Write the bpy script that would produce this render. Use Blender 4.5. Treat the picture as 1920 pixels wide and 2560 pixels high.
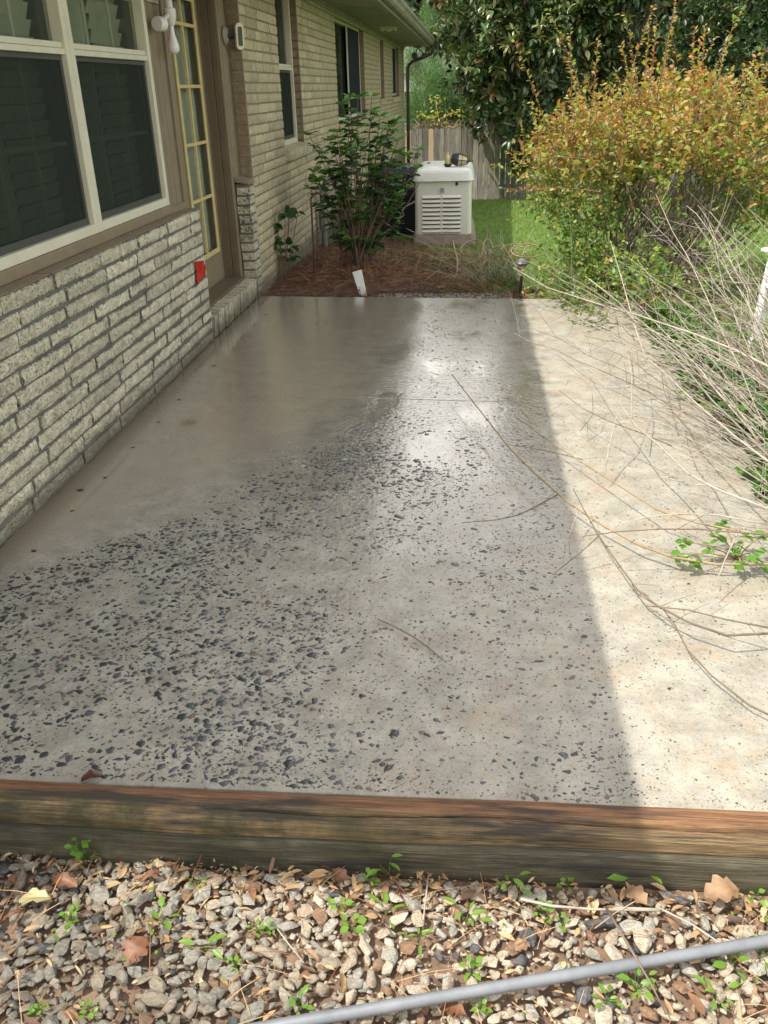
import bpy, bmesh, math, random
import numpy as np
from mathutils import Matrix, Vector
for o in list(bpy.data.objects): bpy.data.objects.remove(o, do_unlink=True)
random.seed(7); rng = np.random.default_rng(11)
S = bpy.context.scene
COL = S.collection
# ------------------------------------------------------------------ camera
FPX, CX, CY, CAMH = 2150.0, 960.0, 1280.0, 1.5
def _unit(v): v = np.array(v, float); return v / np.linalg.norm(v)
_Y = _unit([1182 - CX, -(214 - CY), -FPX]); _D = _unit([1085 - CX, -(5650 - CY), -FPX])
_Z = -_D; _Z = _unit(_Z - _Y * (_Z @ _Y)); _X = np.cross(_Y, _Z)
RW = np.array([_X, _Y, _Z])
CP = np.array([0, 0, CAMH])
def _ray(u, v): return RW @ (np.array([u - CX, -(v - CY), -FPX]) / FPX)
def onz(u, v, z=0.0): d = _ray(u, v); return CP + d * ((z - CP[2]) / d[2])
def onx(u, v, x): d = _ray(u, v); return CP + d * (x / d[0])
def ony(u, v, y): d = _ray(u, v); return CP + d * (y / d[1])
def proj(P):
    c = (np.atleast_2d(P) - CP) @ RW
    return CX + FPX * c[:, 0] / -c[:, 2], CY - FPX * c[:, 1] / -c[:, 2]
cd = bpy.data.cameras.new('camera'); cam = bpy.data.objects.new('camera', cd); COL.objects.link(cam)
cd.sensor_fit = 'HORIZONTAL'; cd.sensor_width = 36.0; cd.lens = FPX / 1920 * 36
cd.clip_start = 0.05; cd.clip_end = 500
M4 = Matrix([[*RW[i], CP[i]] for i in range(3)] + [[0, 0, 0, 1]]); cam.matrix_world = M4
S.camera = cam
# ------------------------------------------------------------------ light
SX, SY = 0.53, 0.25                       # metres the shadow moves per metre of height
to_sun = _unit([-SX, -SY, 1.0])
elev = math.asin(to_sun[2]); azim = math.atan2(to_sun[0], to_sun[1])
W = bpy.data.worlds.new('World'); S.world = W; W.use_nodes = True
wn = W.node_tree; bg = wn.nodes['Background']
sky = wn.nodes.new('ShaderNodeTexSky'); sky.sky_type = 'NISHITA'; sky.sun_disc = False
sky.sun_elevation = elev; sky.sun_rotation = azim % (2 * math.pi)
sky.air_density = 1.0; sky.dust_density = 2.5; sky.ozone_density = 1.0
tc_ = wn.nodes.new('ShaderNodeTexCoord'); mp_ = wn.nodes.new('ShaderNodeMapping'); mp_.inputs['Scale'].default_value = (1, 1, 2.2)
cn = wn.nodes.new('ShaderNodeTexNoise'); cn.inputs['Scale'].default_value = 2.3; cn.inputs['Detail'].default_value = 6; cn.inputs['Roughness'].default_value = .55
cr = wn.nodes.new('ShaderNodeValToRGB'); cr.color_ramp.elements[0].position = .40; cr.color_ramp.elements[1].position = .56   # broken cloud over blue
cm_ = wn.nodes.new('ShaderNodeMix'); cm_.data_type = 'RGBA'; cm_.inputs[7].default_value = (8.8, 8.45, 7.8, 1)
wn.links.new(tc_.outputs['Generated'], mp_.inputs[0]); wn.links.new(mp_.outputs[0], cn.inputs['Vector']); wn.links.new(cn.outputs['Fac'], cr.inputs[0])
wn.links.new(cr.outputs[0], cm_.inputs[0]); wn.links.new(sky.outputs[0], cm_.inputs[6]); wn.links.new(cm_.outputs[2], bg.inputs[0]); bg.inputs[1].default_value = 0.15
sl = bpy.data.lights.new('sun', 'SUN'); sl.energy = 3.15; sl.angle = math.radians(0.6); sl.color = (1.0, 0.95, 0.86)
so = bpy.data.objects.new('sun', sl); COL.objects.link(so)
so.rotation_euler = Vector(to_sun).to_track_quat('Z', 'Y').to_euler(); so.location = (0, 0, 30)
S.view_settings.view_transform = 'Standard'; S.view_settings.look = 'None'
S.view_settings.gamma = 1; S.view_settings.use_curve_mapping = False
S.view_settings.exposure = 1.02
# ------------------------------------------------------------------ helpers
def tag(o, label=None, cat=None, group=None, kind=None):
    if label: o['label'] = label
    if cat: o['category'] = cat
    if group: o['group'] = group
    if kind: o['kind'] = kind
    return o
def empty(name, loc=(0, 0, 0), parent=None):
    o = bpy.data.objects.new(name, None); COL.objects.link(o); o.location = loc; o.empty_display_size = .1
    if parent: o.parent = parent
    return o
def link(name, me, parent=None, loc=None, rot=None, scale=None):
    o = bpy.data.objects.new(name, me); COL.objects.link(o)
    if parent: o.parent = parent
    if loc is not None: o.location = loc
    if rot is not None: o.rotation_euler = rot
    if scale is not None: o.scale = scale
    return o
class MB:
    def __init__(s): s.v = []; s.f = []; s.m = []
    def add(s, vs, fs, m=0):
        b = len(s.v); s.v += [tuple(map(float, p)) for p in vs]; s.f += [tuple(b + i for i in f) for f in fs]; s.m += [m] * len(fs); return s
    def box(s, x0, x1, y0, y1, z0, z1, m=0):
        vs = [(x, y, z) for x in (x0, x1) for y in (y0, y1) for z in (z0, z1)]
        return s.add(vs, [(0, 1, 3, 2), (4, 6, 7, 5), (0, 4, 5, 1), (2, 3, 7, 6), (0, 2, 6, 4), (1, 5, 7, 3)], m)
    def tube(s, pts, rad, n=6, m=0, cap=True):
        pts = [np.array(p, float) for p in pts]; k = len(pts)
        if np.isscalar(rad): rad = [rad] * k
        up = np.array([0.13, 0.31, 0.94]); rings = []
        for i, p in enumerate(pts):
            t = pts[min(i + 1, k - 1)] - pts[max(i - 1, 0)]; t = t / (np.linalg.norm(t) + 1e-9)
            a = np.cross(t, up)
            if np.linalg.norm(a) < .05: a = np.cross(t, [1, 0, 0])
            a /= np.linalg.norm(a); b = np.cross(t, a)
            rings.append([p + rad[i] * (math.cos(q) * a + math.sin(q) * b) for q in [2 * math.pi * j / n for j in range(n)]])
        vs = [q for r in rings for q in r]; fs = []
        for i in range(k - 1):
            for j in range(n):
                fs.append((i * n + j, i * n + (j + 1) % n, (i + 1) * n + (j + 1) % n, (i + 1) * n + j))
        if cap: fs += [tuple(range(n)), tuple(range((k - 1) * n, k * n))]
        return s.add(vs, fs, m)
    def lathe(s, prof, c=(0, 0, 0), n=16, m=0, axis=None):
        A = Matrix.Identity(3) if axis is None else Vector(axis).to_track_quat('Z', 'Y').to_matrix()
        vs = []
        for r, z in prof:
            for j in range(n):
                q = 2 * math.pi * j / n; p = A @ Vector((r * math.cos(q), r * math.sin(q), z)); vs.append((p.x + c[0], p.y + c[1], p.z + c[2]))
        fs = [(i * n + j, i * n + (j + 1) % n, (i + 1) * n + (j + 1) % n, (i + 1) * n + j) for i in range(len(prof) - 1) for j in range(n)]
        return s.add(vs, fs, m)
    def rbox(s, x0, x1, y0, y1, z0, z1, r, taper=0.0, n=5, m=0, top=True, soft=0.0):
        def ring(g, z):
            out = []
            for cx, cy, a0 in ((x1 - r, y1 - r, 0), (x0 + r, y1 - r, 90), (x0 + r, y0 + r, 180), (x1 - r, y0 + r, 270)):
                for i in range(n + 1):
                    a = math.radians(a0 + 90 * i / n); rr = max(r + g, 0.002)
                    out.append((cx + rr * math.cos(a), cy + rr * math.sin(a), z))
            return out
        zs = [(0.0, z0), (-taper, z1)] if not soft else [(0.0, z0), (-taper, z1 - soft), (-taper - soft * .3, z1 - soft * .35), (-taper - soft, z1)]
        vs = []
        for g, z in zs: vs += ring(g, z)
        k = 4 * (n + 1); fs = []
        for i in range(len(zs) - 1):
            for j in range(k): fs.append((i * k + j, i * k + (j + 1) % k, (i + 1) * k + (j + 1) % k, (i + 1) * k + j))
        fs.append(tuple(range((len(zs) - 1) * k, len(zs) * k))); fs.append(tuple(reversed(range(k))))
        return s.add(vs, fs, m)
    def mesh(s, name, mats, smooth=False):
        me = bpy.data.meshes.new(name); me.from_pydata(s.v, [], s.f)
        for mm in (mats if isinstance(mats, (list, tuple)) else [mats]): me.materials.append(mm)
        me.polygons.foreach_set('material_index', s.m); 
        if smooth: me.polygons.foreach_set('use_smooth', [True] * len(s.f))
        me.update(); return me
    def build(s, name, mats, parent=None, smooth=False, bevel=0, loc=None, rot=None, auto=None):
        o = link(name, s.mesh(name, mats, smooth), parent, loc, rot)
        bm = bmesh.new(); bm.from_mesh(o.data); bmesh.ops.recalc_face_normals(bm, faces=bm.faces); bm.to_mesh(o.data); bm.free()
        if bevel:
            b = o.modifiers.new('bevel', 'BEVEL'); b.width = bevel; b.segments = 2; b.limit_method = 'ANGLE'
        if smooth and auto: o.data.set_sharp_from_angle(angle=math.radians(auto))
        return o
def bx(name, mats, parent, *a, bevel=0.003): return MB().box(*a).build(name, mats, parent, bevel=bevel)
def npmesh(name, V, F, mi, mats, smooth=False):
    """V (n,3), F (m,k) uniform polygons"""
    me = bpy.data.meshes.new(name); V = np.asarray(V, np.float32); F = np.asarray(F, np.int32); k = F.shape[1]
    me.vertices.add(len(V)); me.vertices.foreach_set('co', V.ravel())
    me.loops.add(F.size); me.loops.foreach_set('vertex_index', F.ravel())
    me.polygons.add(len(F)); me.polygons.foreach_set('loop_start', np.arange(0, F.size, k, dtype=np.int32))
    try: me.polygons.foreach_set('loop_total', np.full(len(F), k, np.int32))
    except Exception: pass
    for mm in mats: me.materials.append(mm)
    me.polygons.foreach_set('material_index', np.asarray(mi, np.int32))
    if smooth: me.polygons.foreach_set('use_smooth', np.ones(len(F), bool))
    me.update(calc_edges=True); return me
def scatter(name, TV, TF, Mx, T, mi, mats, parent=None, smooth=False):
    """copies template (TV,TF) by matrices Mx (N,3,3) and offsets T (N,3) into one mesh"""
    TV = np.array(TV, float); TF = np.array(TF); N = len(T)
    V = np.einsum('nij,kj->nki', Mx, TV) + T[:, None, :]
    F = (TF[None] + (np.arange(N) * len(TV))[:, None, None]).reshape(-1, TF.shape[1])
    return link(name, npmesh(name, V.reshape(-1, 3), F, np.repeat(mi, len(TF)), mats, smooth), parent)
def frames(d, nrm, L, Wd, Th=None):
    """matrices with columns: x=dir*L, y=side*W, z=normal*T"""
    d = d / np.linalg.norm(d, axis=1, keepdims=True); s = np.cross(nrm, d); s /= (np.linalg.norm(s, axis=1, keepdims=True) + 1e-9)
    n = np.cross(d, s); Th = L if Th is None else Th
    return np.stack([d * L[:, None], s * Wd[:, None], n * Th[:, None]], axis=2)
# leaf templates (x along the leaf 0..1, y half width, z up)
LEAF_V = [(0, 0, 0), (.3, .42, .04), (.35, 0, -.02), (.3, -.42, .04), (.68, .40, .02), (.7, 0, -.05), (.68, -.40, .02), (1, 0, -.14)]
LEAF_F = [(0, 2, 1, 1), (0, 3, 2, 2), (1, 2, 5, 4), (2, 3, 6, 5), (4, 5, 7, 7), (5, 6, 7, 7)]
LEAF_T = [(0, 2, 1), (0, 3, 2), (1, 2, 5), (1, 5, 4), (2, 3, 6), (2, 6, 5), (4, 5, 7), (5, 6, 7)]
BLADE_V = [(0, .5, 0), (0, -.5, 0), (.6, 0.32, .0), (.6, -.32, .0), (1, 0, -.12)]
BLADE_T = [(0, 1, 3), (0, 3, 2), (2, 3, 4)]
STRIP_V = [(0, .5, 0), (0, -.5, 0), (.5, .5, .1), (.5, -.5, .1), (1, .5, 0), (1, -.5, 0)]
STRIP_T = [(0, 1, 3), (0, 3, 2), (2, 3, 5), (2, 5, 4)]
# ------------------------------------------------------------------ materials
def newmat(name):
    m = bpy.data.materials.new(name); m.use_nodes = True; nt = m.node_tree
    b = nt.nodes['Principled BSDF']; return m, nt, b
def N(nt, typ, **kw):
    n = nt.nodes.new(typ)
    for k, v in kw.items():
        if k.startswith('i_'): n.inputs[int(k[2:])].default_value = v
        else: setattr(n, k, v)
    return n
def coords(nt, kind='Object', scale=(1, 1, 1)):
    t = N(nt, 'ShaderNodeTexCoord'); mp = N(nt, 'ShaderNodeMapping'); mp.inputs['Scale'].default_value = scale
    nt.links.new(t.outputs[kind], mp.inputs[0]); return mp.outputs[0]
def wpos(nt, scale=(1, 1, 1)):
    g = N(nt, 'ShaderNodeNewGeometry'); mp = N(nt, 'ShaderNodeMapping'); mp.inputs['Scale'].default_value = scale
    nt.links.new(g.outputs['Position'], mp.inputs[0]); return mp.outputs[0]
def noise(nt, vec, scale, detail=4, rough=.6, dist=0):
    n = N(nt, 'ShaderNodeTexNoise'); n.inputs['Scale'].default_value = scale; n.inputs['Detail'].default_value = detail
    n.inputs['Roughness'].default_value = rough; n.inputs['Distortion'].default_value = dist
    nt.links.new(vec, n.inputs['Vector']); return n.outputs['Fac']
def ramp(nt, fac, stops, interp='LINEAR'):
    r = N(nt, 'ShaderNodeValToRGB'); e = r.color_ramp.elements; r.color_ramp.interpolation = interp
    while len(e) < len(stops): e.new(.5)
    for i, (p, c) in enumerate(stops):
        e[i].position = p; e[i].color = (c, c, c, 1) if np.isscalar(c) else (*c, 1)
    nt.links.new(fac, r.inputs[0]); return r.outputs[0]
def mixc(nt, fac, a, b, mode='MIX'):
    m = N(nt, 'ShaderNodeMix', data_type='RGBA', blend_type=mode)
    for s_, i in ((fac, 0), (a, 6), (b, 7)):
        if hasattr(s_, 'links') or hasattr(s_, 'is_linked'): nt.links.new(s_, m.inputs[i])
        else: m.inputs[i].default_value = s_ if i == 0 else ((*s_, 1) if len(s_) == 3 else s_)
    return m.outputs[2]
def math_(nt, op, a, b=None, c=None, clamp=False):
    m = N(nt, 'ShaderNodeMath', operation=op, use_clamp=clamp)
    for i, s_ in enumerate((a, b, c)):
        if s_ is None: continue
        if hasattr(s_, 'is_linked'): nt.links.new(s_, m.inputs[i])
        else: m.inputs[i].default_value = s_
    return m.outputs[0]
def bump(nt, h, strength, dist, normal=None):
    b = N(nt, 'ShaderNodeBump'); b.inputs['Strength'].default_value = strength; b.inputs['Distance'].default_value = dist
    nt.links.new(h, b.inputs['Height'])
    if normal is not None: nt.links.new(normal, b.inputs['Normal'])
    return b.outputs[0]
def sep(nt, vec):
    s_ = N(nt, 'ShaderNodeSeparateXYZ'); nt.links.new(vec, s_.inputs[0]); return s_.outputs
def smooth(nt, v, lo, hi):
    m = N(nt, 'ShaderNodeMapRange', interpolation_type='SMOOTHSTEP'); m.inputs[1].default_value = lo; m.inputs[2].default_value = hi
    nt.links.new(v, m.inputs[0]); return m.outputs[0]
def pmat(name, c0, c1=None, scale=8, rough=.6, bmp=.0, bscale=60, stretch=(1, 1, 1), rand=0.0, spec=.5, metal=0, detail=5, dirt=None, bd=.003, world=True):
    m, nt, b = newmat(name); c1 = c1 or tuple(x * .75 for x in c0)
    v = wpos(nt, stretch) if world else coords(nt, 'Object', stretch)
    col = ramp(nt, noise(nt, v, scale, detail), [(.3, c1), (.7, c0)])
    if dirt: col = mixc(nt, ramp(nt, noise(nt, v, dirt[1], 6, .7), [(dirt[2], 0.0), (dirt[2] + .12, 1.0)]), col, dirt[0])
    if rand:
        oi = N(nt, 'ShaderNodeObjectInfo'); k = math_(nt, 'MULTIPLY_ADD', oi.outputs['Random'], rand, 1 - rand / 2)
        cc = N(nt, 'ShaderNodeCombineXYZ'); [nt.links.new(k, cc.inputs[i]) for i in range(3)]
        col = mixc(nt, 1.0, col, cc.outputs[0], 'MULTIPLY')
    nt.links.new(col, b.inputs['Base Color']); b.inputs['Roughness'].default_value = rough
    b.inputs['Metallic'].default_value = metal; b.inputs['Specular IOR Level'].default_value = spec
    if bmp: nt.links.new(bump(nt, noise(nt, v, bscale, 6, .65), bmp, bd), b.inputs['Normal'])
    return m
def leafmat(name, c0, c1, rough=.45, trans=.35, spec=.4, scale=3.0, tcol=None):
    m, nt, b = newmat(name); v = wpos(nt)
    col = ramp(nt, noise(nt, v, scale, 3), [(.3, c1), (.7, c0)])
    nt.links.new(col, b.inputs['Base Color']); b.inputs['Roughness'].default_value = rough; b.inputs['Specular IOR Level'].default_value = spec
    if trans:
        t = N(nt, 'ShaderNodeBsdfTranslucent'); mx = N(nt, 'ShaderNodeMixShader'); mx.inputs[0].default_value = trans
        tc = mixc(nt, 1.0, col, tcol or (1.3, 1.5, .6), 'MULTIPLY'); nt.links.new(tc, t.inputs[0])
        nt.links.new(b.outputs[0], mx.inputs[1]); nt.links.new(t.outputs[0], mx.inputs[2])
        nt.links.new(mx.outputs[0], nt.nodes['Material Output'].inputs[0])
    return m
# ------------------------------------------------------------------ setting: ground
def gz(y): # ground height beyond the patio
    return float(np.interp(y, [-60, 1.36, 1.5, 6.9, 7.6, 10.2, 25.2, 40, 160], [-.135, -.135, -.13, -.05, -.04, -.13, -1.33, -1.4, -1.4]))
m_soil = pmat('soil', (.24, .155, .10), (.11, .07, .045), 9, .9, .8, 40, detail=8, bd=.01)
mb = MB(); ys = [-60, -8, -2, 0, 1.0, 1.36, 1.5, 3, 5, 6.9, 7.2, 7.6, 8.5, 10.2, 12, 15, 19, 25.2, 40, 80, 160]; xs = [-120, -30, -9, -4, -1.75, -.5, .5, 1.25, 2, 4, 8, 30, 120]
vs = [(x, y, gz(y) - (.0)) for y in ys for x in xs]; nx = len(xs)
mb.add(vs, [(j * nx + i, j * nx + i + 1, (j + 1) * nx + i + 1, (j + 1) * nx + i) for j in range(len(ys) - 1) for i in range(nx - 1)])
ground = mb.build('ground', m_soil); tag(ground, kind='structure')
# lawn sheet
def grassmat(name, c0, c1):
    m, nt, b = newmat(name); v = wpos(nt)
    col = ramp(nt, noise(nt, v, 1.6, 5, .7), [(.3, c1), (.62, c0)]); col = mixc(nt, .5, col, ramp(nt, noise(nt, v, 30, 4), [(.3, c1), (.7, c0)]))
    nt.links.new(col, b.inputs['Base Color']); b.inputs['Roughness'].default_value = .75; b.inputs['Specular IOR Level'].default_value = .2
    nt.links.new(bump(nt, noise(nt, v, 60, 5, .7), .9, .02), b.inputs['Normal']); return m
m_lawn = grassmat('lawn_turf', (.13, .21, .045), (.075, .12, .03))
mb = MB(); ly = [6.95, 7.6, 8.5, 10.2, 12, 15, 19, 25.2, 40, 160]
def lx(y): return float(np.interp(y, [6.9, 7.3, 8, 9.2, 10, 11.5, 13, 40], [.55, .2, -.1, -.45, -.55, -1.0, -1.72, -1.72]))
vs = []
for y in ly: vs += [(lx(y), y, gz(y) + .006), (9.0, y, gz(y) + .006), (90, y, gz(y) + .006)]
mb.add(vs, [(3 * j + i, 3 * j + i + 1, 3 * j + i + 4, 3 * j + i + 3) for j in range(len(ly) - 1) for i in range(2)])
mb.add([(1.75, -8, -.11), (90, -8, -.11), (90, 1.4, -.11), (1.75, 1.4, -.11), (90, 6.949, -.044), (1.75, 6.949, -.044)], [(0, 1, 2, 3), (3, 2, 4, 5)])
lawn = mb.build('lawn', m_lawn); tag(lawn, kind='structure')
# ------------------------------------------------------------------ patio
m_con, nt, b = newmat('patio_concrete'); v = wpos(nt); X_, Y_, Z_ = sep(nt, v)
n_big = noise(nt, v, 1.7, 5, .6); n_med = noise(nt, v, 9, 6, .65); n_fine = noise(nt, v, 160, 4, .7); n_pit = noise(nt, v, 55, 5, .7)
line = math_(nt, 'SUBTRACT', math_(nt, 'SUBTRACT', Y_, 2.47), math_(nt, 'MULTIPLY', math_(nt, 'ADD', X_, 1.62), 1.66))
line = math_(nt, 'MULTIPLY_ADD', math_(nt, 'SUBTRACT', n_big, .5), 1.6, line)
smoothm = math_(nt, 'MULTIPLY', smooth(nt, line, -.25, .45), math_(nt, 'SUBTRACT', 1.0, smooth(nt, X_, -.75, -.25)))
col = ramp(nt, n_med, [(.32, (.175, .160, .115)), (.5, (.282, .264, .206)), (.66, (.375, .354, .278))])
tan = ramp(nt, n_med, [(.3, (.265, .218, .150)), (.7, (.355, .305, .220))])
col = mixc(nt, smoothm, col, tan)
st = ramp(nt, noise(nt, v, 4.3, 7, .72), [(.50, 0.0), (.66, .85)])
st = math_(nt, 'MULTIPLY', st, ramp(nt, noise(nt, v, 38, 6, .75), [(.44, .12), (.56, 1.0)]))
st = math_(nt, 'MULTIPLY', st, math_(nt, 'MULTIPLY', smooth(nt, X_, -.7, .3), math_(nt, 'SUBTRACT', 1.0, smoothm)))
col = mixc(nt, st, col, (.34, .20, .085))
col = mixc(nt, ramp(nt, n_pit, [(.57, 0.0), (.65, .75)]), col, (.12, .095, .07))
col = mixc(nt, .35, col, ramp(nt, n_fine, [(.3, (.14, .12, .1)), (.7, (.42, .4, .35))]))
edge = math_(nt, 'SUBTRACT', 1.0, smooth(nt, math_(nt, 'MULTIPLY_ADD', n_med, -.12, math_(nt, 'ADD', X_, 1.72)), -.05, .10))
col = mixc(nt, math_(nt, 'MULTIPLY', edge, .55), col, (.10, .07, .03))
wet = math_(nt, 'MULTIPLY', smooth(nt, math_(nt, 'MULTIPLY_ADD', n_big, 2.2, math_(nt, 'SUBTRACT', Y_, math_(nt, 'ABSOLUTE', math_(nt, 'ADD', X_, .2)))), 2.8, 5.0), math_(nt, 'SUBTRACT', 1.0, smooth(nt, math_(nt, 'MULTIPLY_ADD', n_med, .3, X_), .45, .68)))
wetc = math_(nt, 'MULTIPLY', math_(nt, 'MULTIPLY', wet, .38), math_(nt, 'MULTIPLY_ADD', smoothm, -.75, 1.0))
col = mixc(nt, wetc, col, (.10, .09, .075))
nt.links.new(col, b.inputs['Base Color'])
rr = math_(nt, 'MULTIPLY_ADD', wet, -.40, .50)
rr = math_(nt, 'MULTIPLY_ADD', math_(nt, 'MULTIPLY', smoothm, math_(nt, 'SUBTRACT', 1.0, wet)), -.1, rr)
rr = math_(nt, 'ADD', rr, math_(nt, 'MULTIPLY', math_(nt, 'SUBTRACT', n_med, .5), .16), clamp=True)
rr = math_(nt, 'MAXIMUM', rr, .05)
nt.links.new(rr, b.inputs['Roughness'])
# relief: rough worn band against smooth trowelled strip and flooded patches
band = math_(nt, 'MULTIPLY', math_(nt, 'SUBTRACT', 1.0, smoothm), math_(nt, 'SUBTRACT', 1.0, smooth(nt, Y_, 4.3, 5.6)))
vor = N(nt, 'ShaderNodeTexVoronoi'); vor.inputs['Scale'].default_value = 48; nt.links.new(v, vor.inputs['Vector'])
pit = math_(nt, 'MULTIPLY', vor.outputs['Distance'], math_(nt, 'MULTIPLY_ADD', band, .8, .06))
flood = ramp(nt, noise(nt, wpos(nt, (1.0, .55, 1)), 3.4, 3, .5), [(.50, 1.0), (.62, .12)])
h = math_(nt, 'MULTIPLY', math_(nt, 'ADD', pit, math_(nt, 'MULTIPLY', n_pit, .5)), flood)
h = math_(nt, 'ADD', h, math_(nt, 'MULTIPLY', n_fine, .10))
nt.links.new(bump(nt, h, .6, .0045), b.inputs['Normal'])
b.inputs['Coat IOR'].default_value = 1.45; b.inputs['Coat Roughness'].default_value = .02; film = math_(nt, 'MULTIPLY', smooth(nt, math_(nt, 'MULTIPLY_ADD', n_big, 1.6, Y_), 2.7, 4.3), math_(nt, 'SUBTRACT', 1.0, smooth(nt, math_(nt, 'MULTIPLY_ADD', n_med, .3, X_), .45, .62)))
nt.links.new(film, b.inputs['Coat Weight'])
n_rip = noise(nt, wpos(nt, (1, 1.2, 1)), 60, 3, .6, .9)
nt.links.new(bump(nt, math_(nt, 'MULTIPLY', math_(nt, 'ADD', n_rip, math_(nt, 'MULTIPLY', n_pit, .35)), math_(nt, 'MULTIPLY_ADD', flood, .85, .15)), .5, .0013), b.inputs['Coat Normal'])
def slab(name, quad, z0=-.12):
    mb = MB(); mb.add([(x, y, 0) for x, y in quad] + [(x, y, z0) for x, y in quad], [(0, 1, 2, 3), (0, 4, 5, 1), (1, 5, 6, 2), (2, 6, 7, 3), (3, 7, 4, 0), (7, 6, 5, 4)])
    return mb
patio = empty('patio', (0, 0, 0)); tag(patio, kind='structure')
slab('', [(-1.95, 1.50), (1.23, 1.53), (1.25, 4.285), (-1.95, 4.51)]).build('slab_panel', m_con, patio, bevel=.004)
slab('', [(-1.95, 4.514), (1.25, 4.289), (1.25, 6.76), (-1.95, 6.985)]).build('slab_panel', m_con, patio, bevel=.004)
# exposed aggregate: dark stone chips set in the concrete
def chipmat(name, c0, c1, r):
    return pmat(name, c0, c1, 120, r, .3, 400, bd=.0006, spec=.5)
m_chips = [chipmat('blue_chip', (.088, .094, .098), (.036, .039, .042), .30), chipmat('black_chip', (.048, .051, .052), (.020, .022, .023), .3),
           chipmat('brown_chip', (.16, .12, .085), (.08, .06, .045), .5), chipmat('pale_chip', (.36, .33, .28), (.24, .21, .17), .6)]
def chip_density(P):
    u, vv = proj(P); x, y = P[:, 0], P[:, 1]
    Lx = np.interp(vv, [780, 880, 1000, 1130, 1290, 1370, 1440, 1500], [990, 960, 950, 700, 450, 200, 0, -500])
    s = np.clip((u - Lx) / 90, 0, 1)
    band = np.exp(-((u - Lx - 200) / 330) ** 2) * np.clip((vv - 1010) / 160, 0, 1)
    d = s * (.10 + .95 * band)
    d += s * .75 * np.clip((vv - 1420) / 80, 0, 1) * np.clip((900 - u) / 250, 0, 1) * np.clip((2000 - vv) / 160, .35, 1)
    d += .30 * s * np.clip((vv - 1060) / 100, 0, 1)
    d *= np.where(y > 4.45, .45, 1)
    d = np.where((x > .42), .10 + .16 * ((y > 1.9) & (y < 4.2)), np.maximum(d, .30 * s))
    return np.clip(d, 0, 1)
Nc = 130000
P = np.stack([rng.uniform(-1.7, 1.22, Nc), 1.53 + (6.7 - 1.53) * rng.random(Nc) ** 1.25, np.zeros(Nc)], 1)
clump = np.zeros(Nc)
for k in range(8):
    a = rng.uniform(0, 6.28); fq = rng.uniform(3, 14); clump += np.sin((P[:, 0] * math.cos(a) + P[:, 1] * math.sin(a)) * fq + rng.uniform(0, 6.28))
den = chip_density(P); keep = rng.random(Nc) < den * np.clip(.75 + .16 * clump, .05, 1.5) * .70
P = P[keep]; den = den[keep]
sz = .0020 + rng.exponential(.0046, len(P)) * (.40 + .85 * den) * np.where(P[:, 0] > .40, .50, np.where(P[:, 0] > -.15, .75, 1)); sz = np.clip(sz * rng.uniform(.5, 1.05, len(P)), .0014, .0160)
o_ = np.argsort(-sz); P, sz = P[o_], sz[o_]
cell = {}; ok = np.zeros(len(P), bool)
for i in range(len(P)):
    cx_, cy_ = int(P[i, 0] / .03), int(P[i, 1] / .03); good = True
    for a in (-1, 0, 1):
        for c in (-1, 0, 1):
            for j in cell.get((cx_ + a, cy_ + c), ()):
                if (P[i, 0] - P[j, 0]) ** 2 + (P[i, 1] - P[j, 1]) ** 2 < (.60 * (sz[i] + sz[j])) ** 2: good = False; break
            if not good: break
        if not good: break
    if good: ok[i] = True; cell.setdefault((cx_, cy_), []).append(i)
P, sz = P[ok], sz[ok]; n = len(P); print('chips', n)
k = 7; ang = np.linspace(0, 2 * math.pi, k, endpoint=False)[None] + rng.uniform(-.42, .42, (n, k)); rad = sz[:, None] * rng.uniform(.5, 1.25, (n, k))
asp = rng.uniform(.35, 1.0, (n, 1)); th = rng.uniform(-.9, 1.3, (n, 1))
lx_, ly_ = rad * np.cos(ang), rad * np.sin(ang) * asp
rx, ry = lx_ * np.cos(th) - ly_ * np.sin(th), lx_ * np.sin(th) + ly_ * np.cos(th)
hgt = (.0008 + sz * .12)[:, None]
o1 = np.stack([P[:, :1] + rx, P[:, 1:2] + ry, np.full((n, k), .0003)], 2); o2 = np.stack([P[:, :1] + rx * .72, P[:, 1:2] + ry * .72, np.repeat(hgt, k, 1) * rng.uniform(.6, 1.2, (n, k))], 2)
V = np.concatenate([o1, o2, np.concatenate([P[:, :2], hgt], 1)[:, None]], 1)
T = []
for j in range(k):
    j2 = (j + 1) % k; T += [(j, j2, k + j2), (j, k + j2, k + j), (k + j, k + j2, 2 * k)]
T = np.array(T); F = (T[None] + (np.arange(n) * (2 * k + 1))[:, None, None]).reshape(-1, 3)
pr = rng.random(n); warm = np.where(P[:, 0] > -.3, .35, .12)
mi = np.where(pr < warm, 2, np.where(pr < warm + .06, 3, np.where(pr < .62, 0, 1)))
tag(link('stone_chips', npmesh('stone_chips', V.reshape(-1, 3), F, np.repeat(mi, len(T)), m_chips), patio), 'dark stone chips showing through the worn concrete', kind='stuff')
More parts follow.
